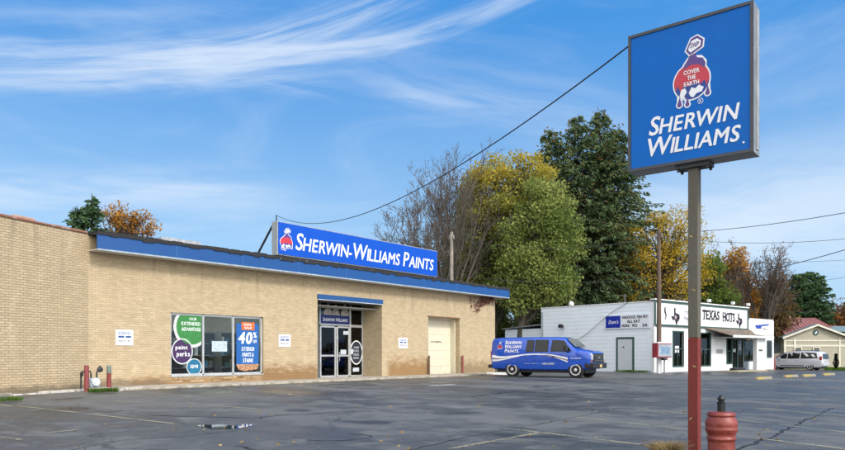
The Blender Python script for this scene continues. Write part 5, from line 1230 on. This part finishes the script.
def leafy(name, lab, u, Y, ells, nclump, per, lsize, crad, mat, tr=.28, barkm=None, group=None, base=None, cat='tree', twigs=True, zt=.35):
    """broadleaf tree: crown = ellipses given in photo pixels (u, v, ru, rv) at distance Y, filled with leaf clumps on real limbs"""
    bz = gz(W(u, HOR, Y).x, Y) if base is None else base
    B = np.array([W(u, HOR, Y).x, Y, bz]); t = thing(name, lab, cat, tuple(B), 0, group)
    k = Y/F; C, top = [], 0
    area = sum(e[2]*e[3] for e in ells)
    for (cu, cv, ru, rv) in ells:
        c = np.array(W(cu, cv, Y))-B; rx, rz_ = ru*k, rv*k; ry = rx*.85
        nn = max(3, int(nclump*ru*rv/area))
        d = rng.normal(size=(nn, 3)); d /= np.linalg.norm(d, axis=1)[:, None]; r = rng.uniform(.25, 1, nn)**.55
        C.append(c+d*r[:, None]*np.array([rx, ry, rz_])*rng.uniform(.88, 1.05, nn)[:, None])
    C = np.concatenate(C); top = C[:, 2].max(); cx = C[:, :2].mean(0)
    T_ = Tubes(); lead = np.array([cx[0]*.7, cx[1]*.7, top*.86]); tp_ = curve_pts((0, 0, -.1), lead, 0, 9, .12)
    tt = np.linspace(0, 1, 9); T_.add(tp_, tr*(1-tt)**.8+.02, 8)
    TB = Tubes()
    for c in C:
        f = np.clip(zt+(c[2]/top-zt)*.55-.08+rng.normal()*.05, .12, .92); i = f*8; a = tp_[int(i)]+(tp_[min(8, int(i)+1)]-tp_[int(i)])*(i-int(i))
        L = np.linalg.norm(c-a); r0 = max(.012, min(tr*.45, .018*L))
        TB.add(curve_pts(a, c, L*.10, 6, L*.03), np.linspace(r0, .008, 6), 4)
        if twigs:
            for _ in range(4):
                s = a+(c-a)*rng.uniform(.6, 1); TB.add(curve_pts(s, s+rng.normal(size=3)*crad*.8+np.array([0, 0, crad*.3]), .05, 3), [.01, .008, .004], 3)
    T_.build('trunk', barkm or M_bark, t); TB.build('limb', barkm or M_bark, t)
    rr = crad*rng.uniform(.55, 1.35, len(C)); sh = (per*(rr/crad)**2).astype(int)+2
    P = np.repeat(C, sh, 0); rr = np.repeat(rr, sh); d = rng.normal(size=(len(P), 3)); d /= np.linalg.norm(d, axis=1)[:, None]; d[:, 2] *= .7
    P = P+d*(rr*rng.random(len(P))**.45)[:, None]
    leaves_obj('crown', P, lsize, mat, t)
    return t
def bare(name, lab, u, Y, leaders, depth, tr, m, leafm=None, nleaf=0, group=None, lsize=.07, kids=(4, 6), base=None, shrink=.55):
    """bare tree: leaders = photo pixels (u, v) reached by the main limbs, then forked twice or more"""
    bz = gz(W(u, HOR, Y).x, Y) if base is None else base
    B = np.array([W(u, HOR, Y).x, Y, bz]); t = thing(name, lab, 'tree', tuple(B), 0, group)
    T_ = Tubes(); L_ = Tubes(); tips = []
    fork = np.array([0, 0, 2.2]); T_.add(curve_pts((0, 0, -.1), fork, 0, 4, .03), np.linspace(tr, tr*.8, 4), 8)
    def grow(p, d, L, r, lev):
        n = 5 if lev else 9
        pts = [p]; dd = d.copy()
        for i in range(n-1):
            dd = dd+rng.normal(size=3)*(.10+.03*lev)+np.array([0, 0, .035]); dd /= np.linalg.norm(dd); pts.append(pts[-1]+dd*L/(n-1))
        pts = np.array(pts); L_.add(pts, np.linspace(r, max(.010, r*.35), n), 5 if lev == 0 else 3)
        if lev >= depth: tips.append(pts[-1]); tips.append(pts[n//2]); return
        for _ in range(rng.integers(*kids)+(3 if lev == 0 else 0)):
            f = rng.uniform(.25, .98); i = f*(n-1); a = int(i); q = pts[a]+(pts[min(n-1, a+1)]-pts[a])*(i-a)
            tdir = pts[min(n-1, a+1)]-pts[a] if a < n-1 else dd; tdir = tdir/np.linalg.norm(tdir)
            nd = tdir+rng.normal(size=3)*.42+np.array([0, 0, .18]); nd /= np.linalg.norm(nd)
            grow(q, nd, L*shrink*rng.uniform(.55, 1.1)*(1.15-f*.55), max(.013, r*(1-f*.6)*.42), lev+1)
    for (lu, lv) in leaders:
        e = np.array(W(lu, lv, Y))-B; e[1] += rng.normal()*1.6; v = e-fork; L = np.linalg.norm(v)*.80
        d0 = v/np.linalg.norm(v); d0[2] += .12; d0 /= np.linalg.norm(d0)
        grow(fork+rng.normal(size=3)*.08, d0, L, tr*.45, 0)
    T_.build('trunk', m, t); L_.build('limb', m, t)
    if nleaf:
        tp_ = np.array(tips); P = tp_[rng.integers(0, len(tp_), nleaf)]+rng.normal(size=(nleaf, 3))*.22; leaves_obj('leaves', P, lsize, leafm, t)
    return t
def conifer(name, lab, u, Y, vtop, wpx, mat, vbase=330, tips=((0, 1.),), dens=1., droop=.35, barkm=None, base=None, power=.75, group=None, size=.30, cone=None):
    """needle tree: trunk, drooping boughs in whorls and needle sprays along each bough"""
    bz = gz(W(u, HOR, Y).x, Y) if base is None else base
    B = np.array([W(u, HOR, Y).x, Y, bz]); t = thing(name, lab, 'tree', tuple(B), 0, group); k = Y/F
    T_ = Tubes(); BB = Tubes(); sp = []; cn = []
    for (du, hf) in tips:
        H = (EYE+(HOR-vtop)*k-bz)*hf; x0 = du*k; Rm = wpx*k/2*(1. if len(tips) == 1 else .82); z0 = max(.3, EYE+(HOR-vbase)*k-bz)
        tr = np.array([[x0*min(1, (z/H)*1.5), 0, z] for z in np.linspace(-.1, H, 8)]); T_.add(tr, np.linspace(.32 if len(tips) == 1 else .24, .02, 8), 8)
        z = z0
        while z < H-.15:
            f = (z-z0)/(H-z0); r = Rm*((1-f)**power)*(1 if f > .12 else .75+2*f)
            for _ in range(int(rng.integers(4, 7)*dens)+1):
                a = rng.uniform(0, 6.28); L = r*rng.uniform(.55, 1.12)+.15; px_ = x0*min(1, (z/H)*1.5)
                p = np.array([px_, 0, z+rng.uniform(-.2, .2)]); q = p+np.array([L*math.cos(a), L*math.sin(a), (-droop*L*(1-f*.9)+.25*L*f)])
                c = curve_pts(p, q, L*.09, 5, L*.015); c[-1, 2] += .06*L; BB.add(c, np.linspace(max(.015, .018*L), .006, 5), 3)
                n = int(L/.115*dens)+3
                for i in range(n):
                    g = rng.uniform(.12, 1)**.8; j = g*4; i0 = min(3, int(j)); b = c[i0]+(c[i0+1]-c[i0])*(j-i0)
                    w_ = .08+.20*L*.32*(1.08-g); lat = np.array([-math.sin(a), math.cos(a), 0])*rng.uniform(-1, 1)*w_*1.5
                    sp.append((b+lat+np.array([0, 0, -abs(rng.normal())*.14*(1+w_)-abs(lat).sum()*.25]), a))
                if cone is not None and f > .3 and rng.random() < .5: cn.append(q+rng.normal(size=3)*.2)
            z += rng.uniform(.26, .42)*(1 if dens >= 1 else 1.5)
    T_.build('trunk', barkm or M_barkd, t); BB.build('limb', barkm or M_barkd, t)
    P = np.array([s[0] for s in sp]); A = np.array([s[1] for s in sp]); n = len(P)
    d = np.stack([np.cos(A), np.sin(A), -.45+0*A], 1)+rng.normal(size=(n, 3))*.42; d /= np.linalg.norm(d, axis=1)[:, None]
    b = rng.normal(size=(n, 3)); b -= d*(d*b).sum(1)[:, None]; b /= np.linalg.norm(b, axis=1)[:, None]; s = size*rng.uniform(.5, 1.15, n)[:, None]
    V = np.stack([P-d*s*.5, P+b*s*.22, P+d*s*.7, P-b*s*.22], 1).reshape(-1, 3); quads_obj('foliage', V, mat, t)
    if cn: leaves_obj('cones', np.repeat(np.array(cn), 2, 0)+rng.normal(size=(2*len(cn), 3))*.1, .13, cone, t, aspect=.4)
    return t
L_yg = leaf_mat('yellow green leaf', [(.075, .13, .028), (.13, .19, .045), (.22, .23, .05), (.40, .29, .04)], .30, (7., 18.))
L_ol = leaf_mat('olive leaf', [(.05, .06, .02), (.10, .10, .03), (.17, .14, .04)], .5)
L_gr = leaf_mat('green leaf', [(.115, .17, .045), (.22, .28, .08), (.40, .41, .13)], .4)
L_ye = leaf_mat('yellow leaf', [(.30, .23, .03), (.48, .34, .04), (.62, .44, .07)], .4, trans=.4)
L_or = leaf_mat('orange leaf', [(.24, .10, .025), (.44, .21, .04), (.56, .33, .07)], .5, trans=.4)
L_ru = leaf_mat('rust leaf', [(.11, .055, .025), (.22, .10, .035), (.30, .15, .05)], .5)
L_br = leaf_mat('brown leaf', [(.085, .06, .03), (.15, .10, .045), (.20, .13, .05)], .5)
L_co = leaf_mat('spruce needle', [(.052, .085, .040), (.098, .145, .066), (.18, .215, .095)], .45, trans=.12)
L_pi = leaf_mat('pine needle', [(.036, .075, .034), (.062, .115, .052), (.10, .16, .072)], .5, trans=.12)
L_cn = leaf_mat('cone brown', [(.14, .08, .03), (.24, .14, .05)], 1.)

conifer('spruce_tree', 'tall broad dark spruce with hanging cones, highest tree of the picture', 586, 62, 110, 178, L_co, 322, ((-34, .93), (-8, .985), (14, 1.), (32, .93)), 1.75, .40, power=.74, size=.34, cone=L_cn)
L_go = leaf_mat('olive to gold leaf', [(.125, .165, .048), (.23, .26, .068), (.42, .36, .065), (.64, .44, .06)], .30, (9., 18.))
leafy('maple_tree', 'tall gold topped olive tree behind the right end of the shop roof', 492, 58, [(500, 196, 46, 40), (478, 236, 38, 40), (470, 276, 30, 30), (508, 256, 30, 40), (530, 180, 26, 26)], 290, 180, .115, 1.1, L_go, .30)
leafy('ash_tree', 'light green tree with forked trunk left of the tall spruce', 517, 55, [(545, 214, 30, 32), (556, 246, 24, 26), (530, 250, 30, 34), (548, 284, 30, 24), (514, 288, 26, 24)], 230, 160, .115, 1.05, L_gr, .32)
bare('bare_tree', 'big leafless tree with fanning branches behind the rooftop sign', 447, 54, [(386, 180), (400, 158), (418, 144), (436, 138), (455, 134), (474, 140), (492, 152), (508, 168), (384, 214), (396, 236), (426, 168), (446, 166), (466, 168), (410, 196), (392, 200), (420, 210), (440, 190)], 3, .22, M_twig, L_br, 900, lsize=.06, kids=(5, 7))
bare('bare_tree', 'slender leafless tree at the right end of the rooftop sign', 408, 49, [(379, 208), (392, 200), (404, 190), (418, 196), (430, 206)], 3, .15, M_twig, L_br, 350, lsize=.05, kids=(4, 6))
bare('bare_tree', 'grey leafless tree standing behind the gold topped tree', 470, 64, [(462, 205), (474, 196), (486, 192), (500, 176), (512, 190), (456, 226)], 2, .10, M_twig, None, 0, kids=(4, 6))
conifer('hemlock_tree', 'dark evergreen filling the gap between the rooftop sign and the maple', 447, 66, 226, 52, L_pi, 345, dens=.9, power=.7, size=.40)
leafy('linden_tree', 'yellow autumn tree right of the tall spruce behind the white diner', 660, 60, [(652, 248, 34, 38), (676, 236, 26, 32), (640, 282, 34, 26), (676, 276, 34, 30), (700, 262, 14, 30)], 200, 90, .085, 1.0, L_ye, .26, M_barkd)
leafy('aspen_tree', 'yellow green tree just right of the sign post', 708, 64, [(708, 276, 17, 22), (704, 300, 22, 18), (722, 300, 14, 20)], 90, 80, .13, .9, L_yg, .2, M_barkd)
leafy('oak_tree', 'dark olive tree between the sign post and the orange tree', 724, 74, [(722, 288, 20, 24), (712, 308, 24, 22)], 90, 90, .15, 1.0, L_ol, .22, M_barkd)
leafy('cherry_tree', 'orange leaved tree above the Hots end of the diner parapet', 738, 68, [(734, 272, 15, 22), (744, 292, 14, 22), (736, 316, 22, 18)], 100, 60, .13, .9, L_or, .2, M_barkd)
bare('bare_tree', 'leafless grey tree above the right end of the diner', 762, 66, [(722, 262), (732, 248), (744, 242), (758, 240), (772, 244), (784, 252), (796, 266), (716, 280), (738, 262), (752, 250), (766, 254), (780, 262)], 3, .24, M_twig, L_ru, 1500, lsize=.08, kids=(5, 7))
leafy('birch_tree', 'thin golden brown tree behind the right end of the diner', 771, 78, [(770, 300, 17, 24), (782, 316, 12, 18), (764, 326, 18, 18)], 100, 60, .15, 1.0, L_br, .2)
leafy('hawthorn_tree', 'low rusty tree behind the low end block of the diner', 756, 92, [(756, 312, 16, 22), (748, 332, 16, 18)], 70, 70, .15, 1.0, L_ru, .18)
conifer('pine_tree', 'dark green bushy pine left of the red roof', 806, 97, 271, 62, L_pi, 345, ((-8, .97), (7, 1.)), 1.7, .0, power=.45, size=.60)
leafy('cedar_tree', 'dark green bush at the foot of the pine beside the beige house', 782, 92, [(780, 322, 12, 16), (796, 334, 14, 18)], 70, 80, .14, .8, L_gr, .16)
# trees behind the shop on the left
conifer('cedar_tree', 'dark green twin topped evergreen rising above the left brick wing', 86, 47, 193, 48, L_pi, 260, ((-9, .93), (6, 1.)), 1.7, -.25, power=.8, size=.36)
leafy('beech_tree', 'orange tree showing above the left end of the blue fascia', 124, 49, [(112, 214, 12, 12), (128, 222, 20, 16), (142, 226, 14, 14), (120, 245, 24, 18)], 110, 40, .085, .5, L_or, .2, M_barkd)
bare('bare_tree', 'leafless tree just above the roof edge right of the orange tree', 152, 52, [(140, 228), (152, 230), (164, 234)], 2, .08, M_twig, L_or, 120, lsize=.07)
# undergrowth between shop and diner
leafy('elder_bush', 'green bush behind the shop corner above the blue van', 500, 60, [(496, 322, 20, 20), (506, 344, 16, 18)], 90, 80, .11, .8, L_gr, .08, cat='bush')
leafy('elder_bush', 'yellowing bush behind the van between shop and diner', 530, 66, [(528, 318, 14, 12), (520, 345, 22, 16), (548, 340, 16, 16)], 70, 70, .12, .8, L_yg, .08, cat='bush')
leafy('forsythia_bush', 'yellow bush glowing behind the right end of the blue fascia', 500, 64, [(497, 288, 12, 12), (492, 305, 16, 16)], 50, 60, .13, .8, L_ye, .1, cat='bush')
# farther trees closing the horizon, each on its own spot
far = [(400, 104, 292, 30, 'brown'), (428, 98, 300, 22, 'green'), (462, 110, 296, 30, 'rusty'), (492, 100, 306, 24, 'olive'), (534, 112, 300, 26, 'brown'), (560, 104, 306, 22, 'golden'), (600, 115, 302, 30, 'olive'), (640, 100, 300, 26, 'rusty'), (676, 118, 296, 26, 'brown'), (700, 105, 302, 22, 'olive'),
       (726, 120, 300, 26, 'rusty'), (752, 112, 304, 24, 'brown'), (780, 122, 302, 24, 'olive'), (826, 120, 306, 22, 'brown'), (842, 110, 300, 24, 'rusty'), (862, 125, 296, 30, 'olive'), (890, 118, 300, 26, 'brown'), (925, 112, 296, 30, 'golden'), (965, 120, 300, 30, 'rusty')]
fm = {'brown': L_br, 'green': L_gr, 'rusty': L_ru, 'olive': L_ol, 'golden': L_ye}
where = ['behind the rooftop sign', 'behind the dark evergreen', 'behind the leafless tree', 'behind the end of the fascia', 'behind the blue van', 'behind the left end of the diner', 'behind the diner roof cowl', 'behind the diner antenna', 'behind the yellow autumn tree', 'behind the tall sign post', 'behind the word Hots', 'behind the end of the parapet', 'behind the dark pine', 'behind the house chimney', 'behind the right of the red roof', 'at the right picture edge behind the house', 'beyond the right picture edge', 'farther beyond the right picture edge', 'farthest beyond the right picture edge']
for (u, Y, v, wd, kind), wh in zip(far, where):
    leafy('field_tree', 'distant %s tree %s' % (kind, wh), u, Y, [(u, v+16, wd*.62, 18), (u-wd*.4, v+30, wd*.6, 20), (u+wd*.4, v+32, wd*.6, 20)], 60, 46, .24, 1.5, fm[kind], .25, M_barkd, group='distant trees closing the horizon', twigs=False)
# low wooded rise on the horizon
xs = [-420+i*20 for i in range(60)]; vs, fs = [], []
for i, x in enumerate(xs):
    h = 9+3*math.sin(i*.7)+2*math.sin(i*1.9+1); vs += [(x, 330+20*math.sin(i*.4), -1), (x, 350+20*math.sin(i*.4), h*.8), (x, 420, h), (x, 560, -1)]
    if i: o_ = 4*i; fs += [(o_-4+j, o_+j, o_+j+1, o_-3+j) for j in range(3)]
mb = MB(); mb.add(vs, fs); struct(mb.build('hills', leaf_mat('far wood', [(.05, .05, .03), (.09, .075, .04), (.13, .09, .05)], .12), smooth=True))
# dried creeper hanging on the shop corner
cv = thing('dried_creeper', 'dried reddish creeper hanging from the fascia at the right corner of the shop', 'creeper', tuple(SW(25.4, -.06, 4.65)), RS)
T_ = Tubes(); tips = []
for i in range(26):
    L = rng.uniform(.8, 3.0); a = rng.uniform(.05, .50); p = np.array([rng.uniform(-.5, .15), rng.uniform(-.05, .03), rng.uniform(-.05, .08)])
    q = p+np.array([-L*math.cos(a)*.92, rng.uniform(-.10, .02), -L*math.sin(a)]); c = curve_pts(p, q, L*.08, 6, .05); T_.add(c, np.linspace(.014, .006, 6), 3)
    for j in range(14): tips.append(c[rng.integers(1, 6)]+rng.normal(size=3)*np.array([.10, .03, .08]))
T_.build('stems', pm('dry vine', (.20, .12, .09), .9), cv); leaves_obj('leaves', np.array(tips), .075, leaf_mat('dry vine leaf', [(.16, .07, .05), (.30, .15, .12), (.42, .27, .22)], 2.), cv)
# fallen leaves scattered over the lot
P = []
for i in range(260):
    v = HOR+rng.uniform(13, 110)*rng.random()**.5+8; u = rng.uniform(-60, 900); p = G(u, v); P.append((p.x, p.y, .012))
for i in range(500):
    s = rng.uniform(0, 25.); y = -1.75-abs(rng.normal())*.3; p = SW(s, y); P.append((p.x, p.y, .012))
for i in range(300):
    p = TW(rng.uniform(-1, 15), -abs(rng.normal())*2.5-.1); P.append((p.x, p.y, .012))
P = [p for p in P if (Vector((p[0], p[1], 0))-Vector((AS[0], AS[1], 0))).dot(Vector((DS[1], -DS[0], 0))) > 1.78 or p[0] > 6]
tag(leaves_obj('fallen_leaves', P, .027, leaf_mat('fallen leaf', [(.10, .06, .025), (.26, .18, .07), (.42, .33, .17)], 3., trans=.1), flat=.9), 'dry leaves and litter scattered over the wet asphalt', 'leaves', kind='stuff')

# ================================================================== UTILITY POLES AND WIRES
M_wood = pm('weathered pole wood', (.22, .195, .165), .9, var=.3, scale=2., bump=.02)
def upole(u, Y, vtop, r, lab, arm=None, white=False):
    p = W(u, HOR, Y); H = EYE+(HOR-vtop)*Y/F; t = thing('utility_pole', lab, 'pole', (p.x, p.y, 0), RT)
    w = MB(); z0 = 1.95 if white else 0; w.lathe([(r*1.15, z0), (r*.8, H-.05), (r*.7, H)], n=14); w.build('post', M_wood if not white else pm('brown pole wood', (.11, .075, .055), .9, var=.3, scale=2.), t, smooth=True)
    if white: w = MB(); w.lathe([(r*1.2, 0), (r*1.17, 1.948)], n=14); w.build('painted_base', M_white, t, smooth=True)
    w = MB(); w.bar((0, -.9 if arm else -.25, H-.45), (0, .9 if arm else .25, H-.45), .09, .11); w.build('crossarm', M_wood, t)
    for y in ((-.8, .8) if arm else (-.2, .2)):
        w = MB(); w.lathe([(.03, 0), (.05, .05), (.035, .1), (.05, .14), (.02, .17)], (0, y, H-.395), 10); w.build('insulator', pm('porcelain', (.35, .36, .36), .25), t, smooth=True)
    return p, H
p1, h1 = upole(659, 43.6, 230, .13, 'brown wooden utility pole in front of the left corner of the diner', white=True)
p2, h2 = upole(451.5, 47, 232, .14, 'pale wooden utility pole behind the shop roof right of the rooftop sign')
def wire(a, b, sag, lab, r=.012, n=22):
    a, b = Vector(a), Vector(b); w = MB()
    w.tube([a+(b-a)*i/n-Vector((0, 0, sag*4*(i/n)*(1-i/n))) for i in range(n+1)], r, 5)
    tag(w.build('overhead_wire', pm('wire black', (.03, .032, .035), .6), None, smooth=True), lab, 'wire')
lft = Vector((PC.x+PQ[0]*(PX0-.06), PC.y+PQ[1]*(PX0-.06), PZ1-.06)); e = SW(8.75, .7, SZ1+.28)
wire(lft, e, 1.12, 'black cable strung from the tall pole sign to the rooftop sign', .011, 40)
T1 = Vector((p1.x, p1.y, h1))
wire(T1+Vector((0, 0, -.2)), W(960, 190, 26), .35, 'upper dark wire running from the diner utility pole to the right edge', .016)
wire(T1+Vector((0, 0, -.35)), W(900, 232, 34), .5, 'second wire from the diner utility pole falling towards the right edge', .012)
wire(W(640, 282, 60), W(930, 222, 30), .9, 'thick dark cable crossing low before the trees at the right', .020)
wire(W(690, 262, 70), W(900, 256, 60), .3, 'thin pale wire high before the right bare tree', .014)
wire(W(700, 310, 62), W(930, 306, 58), .3, 'thin wire crossing before the dark pine', .016)
wire(W(800, 282, 90), W(930, 255, 60), .5, 'thin wire above the red roofed house', .018)
wire(Vector((p2.x, p2.y, h2-.4)), T1+Vector((0, 0, -.45)), .7, 'upper wire between the two utility poles', .014)
wire(Vector((p2.x, p2.y, h2-2.8)), T1+Vector((0, 0, -2.9)), .5, 'lower wire between the two utility poles', .018)
